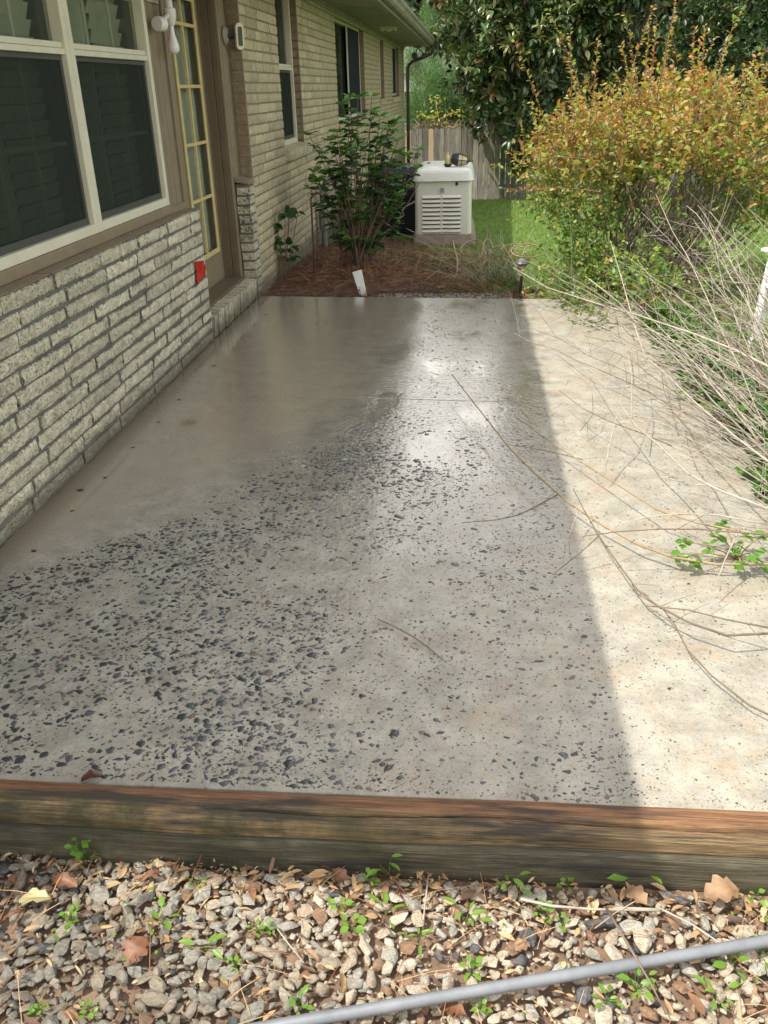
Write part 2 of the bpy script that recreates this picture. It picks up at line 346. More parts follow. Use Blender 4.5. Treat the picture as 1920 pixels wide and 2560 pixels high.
# tiny chips and sand grains between the larger stones
Nf = 90000; Pf = np.stack([rng.uniform(-1.65, 1.22, Nf), 1.53 + (6.7 - 1.53) * rng.random(Nf) ** 1.3, np.zeros(Nf)], 1)
uf, vf = proj(Pf); Lf = np.interp(vf, [780, 880, 1000, 1130, 1290, 1370, 1440, 1500], [960, 920, 880, 640, 400, 150, -60, -500])
kf = rng.random(Nf) < np.clip((uf - Lf) / 120, 0, 1) * (.28 + .25 * np.sin(Pf[:, 0] * 7 + 2 * np.sin(Pf[:, 1] * 3)) * np.sin(Pf[:, 1] * 5 + Pf[:, 0] * 2)); Pf = Pf[kf]; nf = len(Pf)
sf = .0011 + rng.exponential(.0011, nf).clip(0, .004); kk = 5; af = np.linspace(0, 2 * math.pi, kk, endpoint=False)[None] + rng.uniform(-.4, .4, (nf, kk)); rf_ = sf[:, None] * rng.uniform(.6, 1.2, (nf, kk)); tf_ = rng.uniform(0, 3.14, (nf, 1)); ax2 = rf_ * np.cos(af); ay2 = rf_ * np.sin(af) * rng.uniform(.4, .9, (nf, 1))
ring = np.stack([Pf[:, :1] + ax2 * np.cos(tf_) - ay2 * np.sin(tf_), Pf[:, 1:2] + ax2 * np.sin(tf_) + ay2 * np.cos(tf_), np.full((nf, kk), .0002)], 2)
Vf = np.concatenate([ring, np.concatenate([Pf[:, :2], (.0005 + sf * .3)[:, None]], 1)[:, None]], 1); Tf = np.array([(j, (j + 1) % kk, kk) for j in range(kk)])
tag(link('grit', npmesh('grit', Vf.reshape(-1, 3), (Tf[None] + (np.arange(nf) * (kk + 1))[:, None, None]).reshape(-1, 3), np.repeat(rng.choice(4, nf, p=[.30, .28, .32, .10]), kk), m_chips), patio), 'fine dark grit showing in the worn concrete', kind='stuff'); print('grit', nf)
# ------------------------------------------------------------------ timbers
def woodmat(name, top, low, bands):
    m, nt, b = newmat(name); v = wpos(nt); X_, Y_, Z_ = sep(nt, v)
    g = noise(nt, wpos(nt, (1.0, 130, 130)), 3, 8, .75, .5); g2 = noise(nt, wpos(nt, (1.6, 24, 24)), 2.4, 7, .7, .3)
    fac = math_(nt, 'ADD', math_(nt, 'MULTIPLY', g, .62), math_(nt, 'MULTIPLY', g2, .38))
    hi = ramp(nt, fac, bands[0]); lo = ramp(nt, fac, bands[1])
    k = smooth(nt, math_(nt, 'MULTIPLY_ADD', g2, .05, Y_ if top else Z_), *low)
    col = mixc(nt, k, lo, hi)
    # black wet streak and green algae
    blk = math_(nt, 'MULTIPLY', ramp(nt, noise(nt, wpos(nt, (1.1, 9, 9)), 1.9, 5, .65), [(.49, 0.0), (.60, .9)]), math_(nt, 'SUBTRACT', 1.0, smooth(nt, X_, .3, .75)))
    col = mixc(nt, blk, col, (.022, .018, .016))
    alg = math_(nt, 'MULTIPLY', ramp(nt, noise(nt, v, 7, 6, .7), [(.40, 0.0), (.58, .85)]), math_(nt, 'SUBTRACT', 1.0, smooth(nt, X_, -.6, .5)))
    alg = math_(nt, 'MULTIPLY', alg, math_(nt, 'SUBTRACT', 1.0, k) if top else 1.0)
    col = mixc(nt, alg, col, (.032, .036, .010))
    col = mixc(nt, ramp(nt, g, [(.38, .8), (.46, 0.0)]), col, (.03, .02, .01))
    nt.links.new(col, b.inputs['Base Color'])
    nt.links.new(ramp(nt, g2, [(.35, .32), (.65, .7)]), b.inputs['Roughness'])
    nt.links.new(bump(nt, math_(nt, 'ADD', g, math_(nt, 'MULTIPLY', noise(nt, v, 90, 4), .3)), .9, .005), b.inputs['Normal'])
    return m
m_t1 = woodmat('wet_orange_timber', True, (1.445, 1.49), ([(.40, (.11, .040, .013)), (.51, (.21, .095, .038)), (.62, (.34, .18, .08))], [(.40, (.05, .034, .016)), (.51, (.19, .125, .055)), (.62, (.38, .265, .13))]))
m_t2 = woodmat('weathered_timber', False, (-.12, -.02), ([(.40, (.022, .019, .011)), (.51, (.085, .074, .042)), (.62, (.20, .17, .105))], [(.40, (.035, .030, .019)), (.51, (.14, .122, .077)), (.62, (.29, .25, .17))]))
def timber(name, prof, mat, crack=None, x0=-2.3, x1=2.3, n=260):
    mb = MB(); vs = []; L = len(prof)
    for i in range(n + 1):
        x = x0 + (x1 - x0) * i / n
        for (y, z) in prof:
            yy = y + .003 * math.sin(x * 3.1) + .0015 * math.sin(x * 11 + z * 30); zz = z + .002 * math.sin(x * 4.3 + y * 9)
            if crack:
                for (cx0, cx1, cyf, w, dep) in crack:
                    if cx0 < x < cx1:
                        c = cyf(x); dd = abs(y - c)
                        if dd < w and z > 0: zz -= dep * min(1, (x - cx0) * 6, (cx1 - x) * 6) * (1 - dd / w)
            skew = .009 * x
            vs.append((x, yy + skew, zz))
    fs = [(i * L + j, i * L + (j + 1) % L, (i + 1) * L + (j + 1) % L, (i + 1) * L + j) for i in range(n) for j in range(L)]
    fs += [tuple(range(L)), tuple(reversed(range(n * L, n * L + L)))]
    mb.add(vs, fs); return mb.build(name, mat, smooth=True, auto=45)
top = [(y, .028 - .010 * ((y - 1.462) / .036) ** 4 - .006 * max(0, (1.455 - y) / .027)) for y in np.linspace(1.428, 1.500, 44)]
crk = [(-.60, .62, lambda x: 1.441 + .004 * math.sin(x * 5) - .010 * max(0, min(1, (x - .05) * 4)), .0030, .020), (.22, 1.1, lambda x: 1.436 + .002 * math.sin(x * 9), .0026, .014)]
t1 = timber('landscape_timber', [(1.500, -.03), *[(y, z) for y, z in top[::-1]], (1.419, .010), (1.414, .0), *[(1.411, z) for z in np.linspace(-.006, -.030, 13)], (1.416, -.033)], m_t1, crk)
tag(t1, 'orange brown wet timber with a long crack, top of the two edging the patio', 'timber', 'timbers stacked along the patio edge')
t2 = timber('landscape_timber', [(1.49, -.034), (1.408, -.034), (1.400, -.040), (1.397, -.06), (1.396, -.10), (1.398, -.14), (1.40, -.17), (1.49, -.17)], m_t2)
tag(t2, 'dark mossy lower timber lying on the gravel beneath the orange one', 'timber', 'timbers stacked along the patio edge')
# ------------------------------------------------------------------ gravel
def hull(seed, flat=.7):
    r = random.Random(seed); bm = bmesh.new()
    for _ in range(15):
        p = Vector((r.gauss(0, 1), r.gauss(0, 1), r.gauss(0, 1))).normalized() * r.uniform(.82, 1.05)
        bm.verts.new((p.x * .5, p.y * .5 * r.uniform(.7, .8), p.z * .5 * flat))
    g = bmesh.ops.convex_hull(bm, input=bm.verts); bmesh.ops.delete(bm, geom=[e for e in g['geom_interior'] if isinstance(e, bmesh.types.BMVert)], context='VERTS')
    bmesh.ops.bevel(bm, geom=bm.edges[:], offset=.016, segments=1, affect='EDGES', profile=.6)
    bmesh.ops.triangulate(bm, faces=bm.faces[:])
    V = [tuple(v.co) for v in bm.verts]; bm.verts.index_update(); F = [tuple(v.index for v in f.verts) for f in bm.faces]; bm.free(); return V, F
def stonemat(name, c0, c1, c2):
    m, nt, b = newmat(name); v = wpos(nt); X_, Y_, Z_ = sep(nt, v)
    oi = N(nt, 'ShaderNodeObjectInfo')
    col = mixc(nt, .5, ramp(nt, noise(nt, wpos(nt, (1, 1.6, 2.4)), 48, 7, .75, .8), [(.36, c2), (.5, c1), (.62, c0)]), ramp(nt, noise(nt, v, 190, 5, .8), [(.40, c2), (.5, c1), (.60, c0)]))
    wetn = noise(nt, v, 2.0, 3); wl = math_(nt, 'MULTIPLY_ADD', X_, .55, math_(nt, 'MULTIPLY', Y_, .7)); wl = math_(nt, 'ADD', wl, math_(nt, 'MULTIPLY', math_(nt, 'SUBTRACT', wetn, .5), .6))
    wet = math_(nt, 'SUBTRACT', 1.0, smooth(nt, wl, .35, .80))
    col = mixc(nt, math_(nt, 'MULTIPLY', wet, .52), col, (.04, .038, .028))
    alg = ramp(nt, noise(nt, v, 11, 5, .7), [(.54, 0.0), (.68, .5)]); col = mixc(nt, math_(nt, 'MULTIPLY', alg, wet), col, (.06, .062, .02))
    nt.links.new(col, b.inputs['Base Color']); nt.links.new(math_(nt, 'MULTIPLY_ADD', wet, -.42, .72), b.inputs['Roughness'])
    nt.links.new(bump(nt, noise(nt, v, 120, 6, .75), .9, .005), b.inputs['Normal']); return m
m_st = [stonemat('tan_stone', (.52, .44, .33), (.37, .305, .22), (.19, .155, .11)), stonemat('grey_stone', (.48, .45, .375), (.31, .285, .235), (.14, .13, .105)),
        stonemat('pale_stone', (.60, .53, .42), (.44, .37, .28), (.24, .19, .14)), stonemat('dark_stone', (.14, .14, .14), (.08, .08, .085), (.04, .04, .045)), stonemat('rusty_stone', (.34, .21, .12), (.22, .13, .075), (.11, .07, .045))]
gravel = empty('gravel_bed', (0, 0, -.13)); tag(gravel, kind='structure')
hulls = [hull(i, .62 + .04 * (i % 4)) for i in range(10)]
hmesh = {}
def hull_mesh(i, mi):
    if (i, mi) not in hmesh:
        mb = MB(); mb.add(*hulls[i]); hmesh[(i, mi)] = mb.mesh('stone', m_st[mi])
    return hmesh[(i, mi)]
cand = []; grid = {}
def try_place(x, y, s, f=.80):
    r = s * .5; ci, cj = int(math.floor(x / .05)), int(math.floor(y / .05))
    for a in (-1, 0, 1):
        for c in (-1, 0, 1):
            for (x2, y2, r2) in grid.get((ci + a, cj + c), ()):
                if (x - x2) ** 2 + (y - y2) ** 2 < ((r + r2) * f) ** 2: return False
    grid.setdefault((ci, cj), []).append((x, y, r)); cand.append((x, y, s)); return True
gr = random.Random(3)
for lo, hi, tries in ((.044, .058, 500), (.032, .046, 6000), (.022, .034, 16000), (.014, .022, 18000), (.006, .012, 22000)):
    for _ in range(tries):
        x = gr.uniform(-1.9, 1.9); y = gr.uniform(-.3, 1.38)
        bare = math.exp(-(((x - .08) / .34) ** 2 + ((y - 1.17) / .11) ** 2))
        if hi > .014 and gr.random() < bare * .6: continue
        s_ = gr.uniform(lo, hi)
        if y + s_ * .45 > 1.398: continue
        try_place(x, y, s_, .60 - .08 * (x < -.1))
cand.sort(key=lambda c: -c[2] * (3 if (-1.0 < c[0] < .8 and .88 < c[1]) else .2))
def stone_col(x, y, r):
    q = r.random(); w = .55 * x + .7 * y
    p = (.42, .26, .18, .03, .11) if w > .6 else (.36, .44, .09, .06, .05)
    a = 0
    for i, pi_ in enumerate(p):
        a += pi_
        if q < a: return i
    return 1
rest = []
for i, (x, y, s_) in enumerate(cand):
    z = -.132 + s_ * .26 + gr.uniform(0, .012); mi = stone_col(x, y, gr)
    rot = (gr.uniform(-.5, .5), gr.uniform(-.5, .5), gr.uniform(0, 6.28)); sc = (s_ * gr.uniform(1.05, 1.4), s_ * gr.uniform(.9, 1.15), s_ * gr.uniform(.6, .9))
    if i < 300:
        link('stone', hull_mesh(i % 10, mi), gravel, (x, y, z + .13), rot, sc)
    else: rest.append((x, y, z + .13, rot, sc, mi, i % 10))
for hi_ in range(10):
    pass
Vs, Fs, Ms = [], [], []; off = 0
for (x, y, z, rot, sc, mi, hi_) in rest:
    Vh = np.array(hulls[hi_][0]) * np.array(sc); R3 = np.array(Matrix.Rotation(rot[2], 3, 'Z') @ Matrix.Rotation(rot[1], 3, 'Y') @ Matrix.Rotation(rot[0], 3, 'X'))
    Vs.append(Vh @ R3.T + (x, y, z)); Fh = np.array(hulls[hi_][1]); Fs.append(Fh + off); Ms.append(np.full(len(Fh), mi)); off += len(Vh)
print('stones', len(cand), 'tris', sum(len(f) for f in Fs))
tag(link('small_stones', npmesh('small_stones', np.concatenate(Vs), np.concatenate(Fs), np.concatenate(Ms), m_st), gravel), kind='stuff')
# bark chips, dead leaf scraps and needles in the gravel
m_lit = [pmat('leaf_scrap_tan', (.42, .26, .12), (.26, .15, .07), 50, .7), pmat('leaf_scrap_rust', (.24, .12, .055), (.13, .06, .03), 50, .6), pmat('leaf_scrap_straw', (.50, .38, .20), (.34, .24, .12), 50, .7), pmat('leaf_scrap_dark', (.09, .045, .025), (.05, .025, .015), 50, .6)]
n = 4200; x = rng.uniform(-1.7, 1.7, n); yy = np.where(rng.random(n) < .4, 1.385 - np.abs(rng.normal(0, .05, n)), rng.uniform(.3, 1.38, n))
T = np.stack([x, yy, -.112 + rng.uniform(-.010, .016, n)], 1); a = rng.uniform(0, 6.28, n)
d = np.stack([np.cos(a), np.sin(a) * .8, rng.uniform(-.6, .6, n)], 1); nn = np.stack([rng.normal(0, .35, n), rng.normal(0, .35, n), np.ones(n)], 1)
L_ = .006 + rng.exponential(.011, n).clip(0, .045); scatter('leaf_litter', LEAF_V, LEAF_T, frames(d, nn, L_, L_ * rng.uniform(.18, .5, n)), T, rng.choice(4, n, p=[.38, .27, .22, .13]), m_lit)
tag(bpy.data.objects['leaf_litter'], 'brown leaf scraps scattered over the gravel', kind='stuff')
m_need = [pmat('rust_needle', (.28, .11, .04), (.14, .05, .02), 30, .6), pmat('straw_needle', (.48, .32, .16), (.30, .18, .08), 30, .6)]
n = 420; T = np.stack([rng.uniform(-1.7, 1.7, n), rng.uniform(.5, 1.33, n), -.098 + rng.uniform(0, .014, n)], 1); a = rng.normal(.8, .9, n)
d = np.stack([np.cos(a), np.sin(a), rng.uniform(-.12, .12, n)], 1); nn = np.tile([0, 0, 1.0], (n, 1)); L_ = rng.uniform(.05, .15, n)
tag(scatter('fallen_needles', STRIP_V, STRIP_T, frames(d, nn, L_, rng.uniform(.0008, .002, n), L_ * .5), T, rng.choice(2, n), m_need), 'fallen pine needles among the gravel', kind='stuff')
# ------------------------------------------------------------------ house
XW = -1.712; XS = -1.818
def brickmat(name, cols, pit, smear, L=.45, Hh=.055, pitcol=(.10, .085, .05), bmp=.8, smcol=(.125, .122, .10)):
    m, nt, b = newmat(name); v = wpos(nt)
    col = ramp(nt, noise(nt, v, 26, 6, .7), [(.3, cols[0]), (.5, cols[1]), (.7, cols[2])])
    oi = N(nt, 'ShaderNodeObjectInfo'); k = math_(nt, 'MULTIPLY_ADD', oi.outputs['Random'], .34, .80)
    cc = N(nt, 'ShaderNodeCombineXYZ'); nt.links.new(k, cc.inputs[0]); nt.links.new(k, cc.inputs[1]); nt.links.new(math_(nt, 'MULTIPLY', k, .98), cc.inputs[2])
    col = mixc(nt, 1.0, col, cc.outputs[0], 'MULTIPLY')
    pn = noise(nt, wpos(nt, (1, 1, 1.6)), 70, 6, .75)
    col = mixc(nt, ramp(nt, pn, [(pit, 0.0), (pit + .07, .85)]), col, pitcol)
    if smear:
        t = N(nt, 'ShaderNodeTexCoord'); gx, gy, gz_ = sep(nt, t.outputs['Generated'])
        ez = math_(nt, 'MULTIPLY', math_(nt, 'MINIMUM', gz_, math_(nt, 'SUBTRACT', 1.0, gz_)), Hh)
        ey = math_(nt, 'MULTIPLY', math_(nt, 'MINIMUM', gy, math_(nt, 'SUBTRACT', 1.0, gy)), L)
        e = math_(nt, 'MINIMUM', ez, ey)
        sn = noise(nt, wpos(nt, (1, 2.2, .7)), 48, 7, .8)
        e = math_(nt, 'ADD', e, math_(nt, 'MULTIPLY', math_(nt, 'SUBTRACT', sn, .5), .066)); e = math_(nt, 'ADD', e, math_(nt, 'MULTIPLY', math_(nt, 'SUBTRACT', noise(nt, v, 3.2, 3), .5), .05))
        sm = math_(nt, 'SUBTRACT', 1.0, smooth(nt, e, smear - .0025, smear + .0025)); col = mixc(nt, sm, col, smcol)
    zz_ = sep(nt, v)[2]; stn = math_(nt, 'MULTIPLY', math_(nt, 'SUBTRACT', 1.0, smooth(nt, math_(nt, 'MULTIPLY_ADD', noise(nt, v, 9, 5, .7), -.16, zz_), -.06, .09)), .75)
    col = mixc(nt, stn, col, (.075, .072, .042))
    col = mixc(nt, ramp(nt, noise(nt, wpos(nt, (1, 1, .5)), 3.4, 6, .75), [(.56, 0.0), (.70, .42)]), col, (.13, .12, .085))
    nt.links.new(col, b.inputs['Base Color']); b.inputs['Roughness'].default_value = .85; b.inputs['Specular IOR Level'].default_value = .2
    hh = math_(nt, 'SUBTRACT', noise(nt, v, 95, 6, .75), math_(nt, 'MULTIPLY', ramp(nt, pn, [(pit - .04, 0.0), (pit + .05, 1.0)]), .6))
    nt.links.new(bump(nt, hh, bmp, .005), b.inputs['Normal']); return m
m_b1 = brickmat('cream_rough_brick', [(.33, .30, .21), (.53, .495, .36), (.68, .65, .50)], .56, .0030)
m_b2 = brickmat('cream_wall_brick', [(.32, .275, .165), (.435, .39, .25), (.53, .485, .33)], .58, 0, bmp=.6, pitcol=(.2, .15, .08))
m_b3 = brickmat('dirty_step_brick', [(.24, .22, .15), (.44, .42, .30), (.58, .56, .43)], .59, -.006, .08, .06, pitcol=(.09, .09, .055), smcol=(.10, .10, .075))
m_mor1 = pmat('grey_mortar', (.155, .15, .122), (.095, .092, .072), 22, .9, .8, 120, detail=7, dirt=((.05, .05, .035), 6, .60), bd=.004)
m_mor2 = pmat('tan_mortar', (.27, .22, .13), (.17, .135, .08), 18, .9, .6, 120, detail=7, bd=.004)
m_taupe = pmat('taupe_paint', (.225, .178, .108), (.18, .142, .087), 14, .6, .15, 60, dirt=((.12, .085, .055), 3.5, .62))
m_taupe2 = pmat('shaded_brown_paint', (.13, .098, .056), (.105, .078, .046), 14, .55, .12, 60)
m_white = pmat('white_vinyl', (.60, .58, .44), (.52, .50, .37), 10, .45, .1, 50, dirt=((.28, .26, .18), 12, .66))
m_yel = pmat('yellowed_frame', (.56, .47, .21), (.46, .37, .15), 20, .5, .1, 50)
m_soff = pmat('soffit_paint', (.30, .275, .215), (.19, .17, .13), 4, .7, .15, 30, dirt=((.10, .085, .06), 5, .58))
m_fasc = pmat('weathered_fascia', (.33, .31, .24), (.17, .15, .11), 5, .6, .2, 30, stretch=(2, .6, 4))
m_brown = pmat('brown_metal', (.085, .068, .05), (.055, .042, .03), 9, .5)
m_roof = pmat('roof_shingle', (.12, .11, .10), (.06, .055, .05), 14, .9, .5, 40)
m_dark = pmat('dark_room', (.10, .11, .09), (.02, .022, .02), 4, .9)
def glassmat(name, col, tr, rough=.03, spec=.6):
    m, nt, b = newmat(name); b.inputs['Base Color'].default_value = (*col, 1); b.inputs['Roughness'].default_value = rough; b.inputs['Specular IOR Level'].default_value = spec
    t = N(nt, 'ShaderNodeBsdfTransparent'); t.inputs[0].default_value = (.87, .89, .85, 1); mx = N(nt, 'ShaderNodeMixShader'); mx.inputs[0].default_value = tr
    nt.links.new(b.outputs[0], mx.inputs[1]); nt.links.new(t.outputs[0], mx.inputs[2]); nt.links.new(mx.outputs[0], nt.nodes['Material Output'].inputs[0])
    v = wpos(nt); nt.links.new(bump(nt, noise(nt, v, 5, 2), .05, .01), b.inputs['Normal']); return m
m_glass = glassmat('window_glass', (.10, .12, .09), .80, .03, 1.0)
m_screen = glassmat('insect_screen', (.04, .05, .042), .62, .8, .05)
m_blind = pmat('shutter_slat', (.62, .64, .52), (.50, .52, .42), 5, .6)
m_curtain = pmat('sheer_curtain', (.75, .78, .72), (.6, .62, .58), 6, .8)
house = empty('house', (-1.72, 5, 0))
house['label'] = 'cream brick house with taupe trim along the left side of the patio'; house['category'] = 'house'
def hp(o):                                     # parent a world-built object to the house
    o.parent = house; o.location = Vector(o.location) - house.location; return o
# brick meshes: unit long axis Y, height Z, depth X (front towards +X)
def brick_mesh(seed, L, Hh, D, mat, rough=.0022, ny=7, nz=3):
    r = random.Random(seed); mb = MB(); vs = []; idx = {}
    def key(i, j): return (i, j)
    for i in range(ny + 1):
        for j in range(nz + 1):
            e = (i in (0, ny)) or (j in (0, nz)); y = -L / 2 + L * i / ny; z = -Hh / 2 + Hh * j / nz
            if e: y -= math.copysign(r.uniform(0, .003), y) if i in (0, ny) else 0; z -= math.copysign(r.uniform(0, .0035), z) if j in (0, nz) else 0
            x = D / 2 - (r.uniform(.002, .006) if e else 0) + r.uniform(-rough, rough)
            idx[(i, j)] = len(vs); vs.append((x, y, z))
    fs = [(idx[i, j], idx[i + 1, j], idx[i + 1, j + 1], idx[i, j + 1]) for i in range(ny) for j in range(nz)]
    per = [(i, 0) for i in range(ny + 1)] + [(ny, j) for j in range(1, nz + 1)] + [(i, nz) for i in range(ny - 1, -1, -1)] + [(0, j) for j in range(nz - 1, 0, -1)]
    b0 = len(vs)
    for p in per: q = vs[idx[p]]; vs.append((-D / 2, q[1], q[2]))
    k = len(per)
    for a in range(k): fs.append((idx[per[a]], b0 + a, b0 + (a + 1) % k, idx[per[(a + 1) % k]]))
    mb.add(vs, fs); return mb.mesh('brick', mat)
br = random.Random(5)
def wall_box(name, mat, parent, *a):
    o = MB().box(*a).build(name, mat); return o
# --- low wall under the window
CH = .845 / 12
lw = wall_box('low_wall', m_mor1, None, -1.96, XW - .010, .95, 5.622, -.16, .838); hp(lw)
def addbrick(me, parent, x, y, z, rot=(0, 0, 0), sc=(1, 1, 1), nm='brick'):
    o = link(nm, me, parent, None, rot, sc); o.location = Vector((x, y, z)) - (Vector(house.location) + Vector(parent.location) if parent is not house else house.location); return o
lowm = [brick_mesh(i, .455, .061, .06, m_b1, .003) for i in range(8)]
for c in range(-1, 11):
    z = c * CH + CH / 2; joints = [.98]; y = 5.622 if c % 2 else 5.40
    js = [5.622]; 
    if c % 2 == 0: js.append(5.622 - br.uniform(.19, .25))
    while js[-1] > .98: js.append(js[-1] - br.uniform(.42, .52) * (1 if br.random() > .1 else .55))
    for a, b_ in zip(js[:-1], js[1:]):
        L_ = a - b_ - .013
        if L_ < .05: continue
        addbrick(lowm[br.randrange(8)], lw, XW - .030 + br.uniform(-.003, .0025), (a + b_) / 2, z + br.uniform(-.0025, .0025), (br.uniform(-.006, .006), 0, 0), (1, L_ / .455, 1 + br.uniform(-.03, .03)))
capm = [brick_mesh(20 + i, .46, .064, .125, m_b1, .003) for i in range(4)]
js = [5.622, 5.416, 4.97, 4.485, 3.979, 3.486, 3.032, 2.56, 2.1, 1.63, 1.16, .9]
for i, (a, b_) in enumerate(zip(js[:-1], js[1:])):
    addbrick(capm[i % 4], lw, XW - .062 + br.uniform(-.002, .002), (a + b_) / 2, .845 - .032, (0, 0, 0), (1, (a - b_ - .013) / .46, 1))
# painted top of the ledge (taupe paint over the cap bricks)
for i, (a, b_) in enumerate(zip(js[:-1], js[1:])):
    o = MB().box(-1.83, XW - .012, b_ + .010, a - .006, .8445, .8485).build('painted_ledge', m_taupe, bevel=.0015); hp(o)
# --- siding behind window, door and post
def siding(name, y0, y1, z0, z1, x=XS, pitch=.095, mat=None):
    mb = MB(); y = y0
    while y < y1 - .01:
        e = min(y + pitch - .006, y1); mb.box(x - .02, x, y, e, z0, z1); y += pitch
    mb.box(x - .03, x - .006, y0, y1, z0, z1)
    o = mb.build(name, mat or m_taupe, bevel=.0012); return hp(o)
siding('siding_panel', 5.325, 5.60, .87, 2.42)
o = bx('siding_base_trim', m_taupe, None, XS - .01, XS + .012, 5.33, 5.66, .846, .885); hp(o)
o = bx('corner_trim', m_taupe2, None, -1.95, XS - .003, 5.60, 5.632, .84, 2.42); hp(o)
o = bx('corner_trim', m_taupe, None, XS - .02, XS + .010, 5.634, 5.66, .84, 2.42); hp(o)
siding('siding_panel', 6.955, 7.11, .885, 2.42, pitch=.2)
# --- twin window
def window(y0, y1, z0, z1, x, rail, cols=3, rows=2, screen='low', fw=.045, frame=m_white, curtain=False, slats=True, room=.5):
    w = empty('window', (x, (y0 + y1) / 2, z0)); 
    def P(o): o.parent = w; o.location = Vector(o.location) - Vector(w.location); return o
    mb = MB()
    for a in ((x - .05, x + .022, y0, y0 + fw, z0, z1), (x - .05, x + .022, y1 - fw, y1, z0, z1), (x - .05, x + .020, y0 + fw, y1 - fw, z0, z0 + fw), (x - .05, x + .020, y0 + fw, y1 - fw, z1 - fw, z1)): mb.box(*a)
    P(mb.build('frame', frame, bevel=.003))
    mb = MB(); g0, g1 = y0 + fw, y1 - fw
    if rail:
        mb.box(x - .045, x + .016, g0, g1, rail - .020, rail + .004); mb.box(x - .045, x + .006, g0, g1, rail + .006, rail + .030)
        P(mb.build('meeting_rail', frame, bevel=.002))
        mb = MB(); s_ = .022
        for (a, b_) in ((z0 + fw, rail - .020),):
            mb.box(x - .03, x - .004, g0, g0 + s_, a, b_); mb.box(x - .03, x - .004, g1 - s_, g1, a, b_); mb.box(x - .03, x - .004, g0 + s_, g1 - s_, a, a + s_ * 1.4); mb.box(x - .03, x - .004, g0 + s_, g1 - s_, b_ - s_, b_)
        P(mb.build('screen_frame', pmat_dark, bevel=.001))
    zs = [(z0 + fw, rail - .02), (rail + .03, z1 - fw)] if rail else [(z0 + fw, z1 - fw)]
    for k_, (a, b_) in enumerate(zs):
        P(MB().box(x - .036, x - .032, g0, g1, a, b_).build('pane', m_glass))
        if cols:
            mb = MB()
            for i in range(1, cols): yy = g0 + (g1 - g0) * i / cols; mb.box(x - .052, x - .044, yy - .009, yy + .009, a, b_)
            for j in range(1, rows): zz = a + (b_ - a) * j / rows; mb.box(x - .0525, x - .0435, g0, g1, zz - .009, zz + .009)
            P(mb.build('muntin_grid', m_munt))
        if rail and k_ == 0 and screen: P(MB().box(x - .012, x - .010, g0 + .02, g1 - .02, a + .03, b_ - .02).build('insect_screen', m_screen))
    if slats:
        mb = MB(); z = z0 + fw + .03
        while z < z1 - .05:
            for (a, b_) in ((g0 + .03, (g0 + g1) / 2 - .05), ((g0 + g1) / 2 + .05, g1 - .03)):
                mb.add([(x - .10, a, z + .034), (x - .122, a, z - .028), (x - .122, b_, z - .028), (x - .10, b_, z + .034), (x - .108, a, z + .034), (x - .130, a, z - .028), (x - .130, b_, z - .028), (x - .108, b_, z + .034)], [(0, 1, 2, 3), (4, 7, 6, 5), (0, 3, 7, 4), (1, 5, 6, 2)])
            z += .066
        mb.box(x - .15, x - .12, (g0 + g1) / 2 - .05, (g0 + g1) / 2 + .05, z0, z1)
        P(mb.build('interior_shutter', m_blind))
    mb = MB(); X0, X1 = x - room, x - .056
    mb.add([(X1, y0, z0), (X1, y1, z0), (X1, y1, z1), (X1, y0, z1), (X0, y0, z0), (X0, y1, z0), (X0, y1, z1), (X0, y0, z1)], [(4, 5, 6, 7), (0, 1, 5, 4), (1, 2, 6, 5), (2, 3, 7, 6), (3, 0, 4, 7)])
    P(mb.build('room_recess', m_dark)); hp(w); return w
pmat_dark = pmat('dark_screen_frame', (.06, .062, .05), (.045, .046, .038), 8, .5)
m_munt = pmat('grey_muntin', (.75, .76, .64), (.65, .66, .54), 8, .6)
window(4.222, 5.302, .905, 2.26, XS, 1.69)
window(3.138, 4.218, .905, 2.26, XS, 1.69)
window(2.054, 3.134, .905, 2.26, XS, 1.69)
o = bx('window_sill', m_taupe, None, XS - .03, XS + .020, 1.2, 5.33, .849, .903, bevel=.006); hp(o)
o = bx('window_trim', m_taupe, None, XS - .03, XS + .010, 5.303, 5.324, .904, 2.42); hp(o)
o = bx('header_panel', m_taupe, None, XS - .06, XS + .002, 1.0, 5.60, 2.262, 2.6); hp(o)
o = bx('wall_panel', m_taupe, None, XS - .06, XS + .002, .95, 2.05, .86, 2.26); hp(o)
# --- door
DX = -1.95
door = empty('door', (DX, 6.4, .17))
def DP(o): o.parent = door; o.location = Vector(o.location) - Vector(door.location); return o
mb = MB(); mb.box(DX - .045, DX, 5.90, 6.205, .165, 2.12); mb.box(DX - .045, DX, 6.745, 6.868, .165, 2.12); mb.box(DX - .045, DX, 6.205, 6.745, .165, .415); mb.box(DX - .045, DX, 6.205, 6.745, 2.08, 2.12)
DP(mb.build('door_leaf', m_taupe, bevel=.002))
mb = MB()
for a in ((6.178, 6.215, .395, 2.10), (6.72, 6.757, .395, 2.10)): mb.box(DX + .001, DX + .016, *a)
mb.box(DX + .001, DX + .016, 6.215, 6.72, .395, .43); mb.box(DX + .001, DX + .016, 6.215, 6.72, 2.065, 2.10)
DP(mb.build('glazing_frame', m_yel, bevel=.004))
mb = MB(); mb.box(DX - .01, DX + .011, 6.44, 6.462, .43, 2.065)
for z in (.81, 1.18, 1.545, 1.92): mb.box(DX - .01, DX + .012, 6.215, 6.44, z - .011, z + .011); mb.box(DX - .01, DX + .012, 6.462, 6.72, z - .011, z + .011)
DP(mb.build('glazing_bar', m_yel, bevel=.003))
DP(MB().box(DX - .024, DX - .020, 6.205, 6.745, .415, 2.08).build('pane', m_glass))
mb = MB(); vs = []
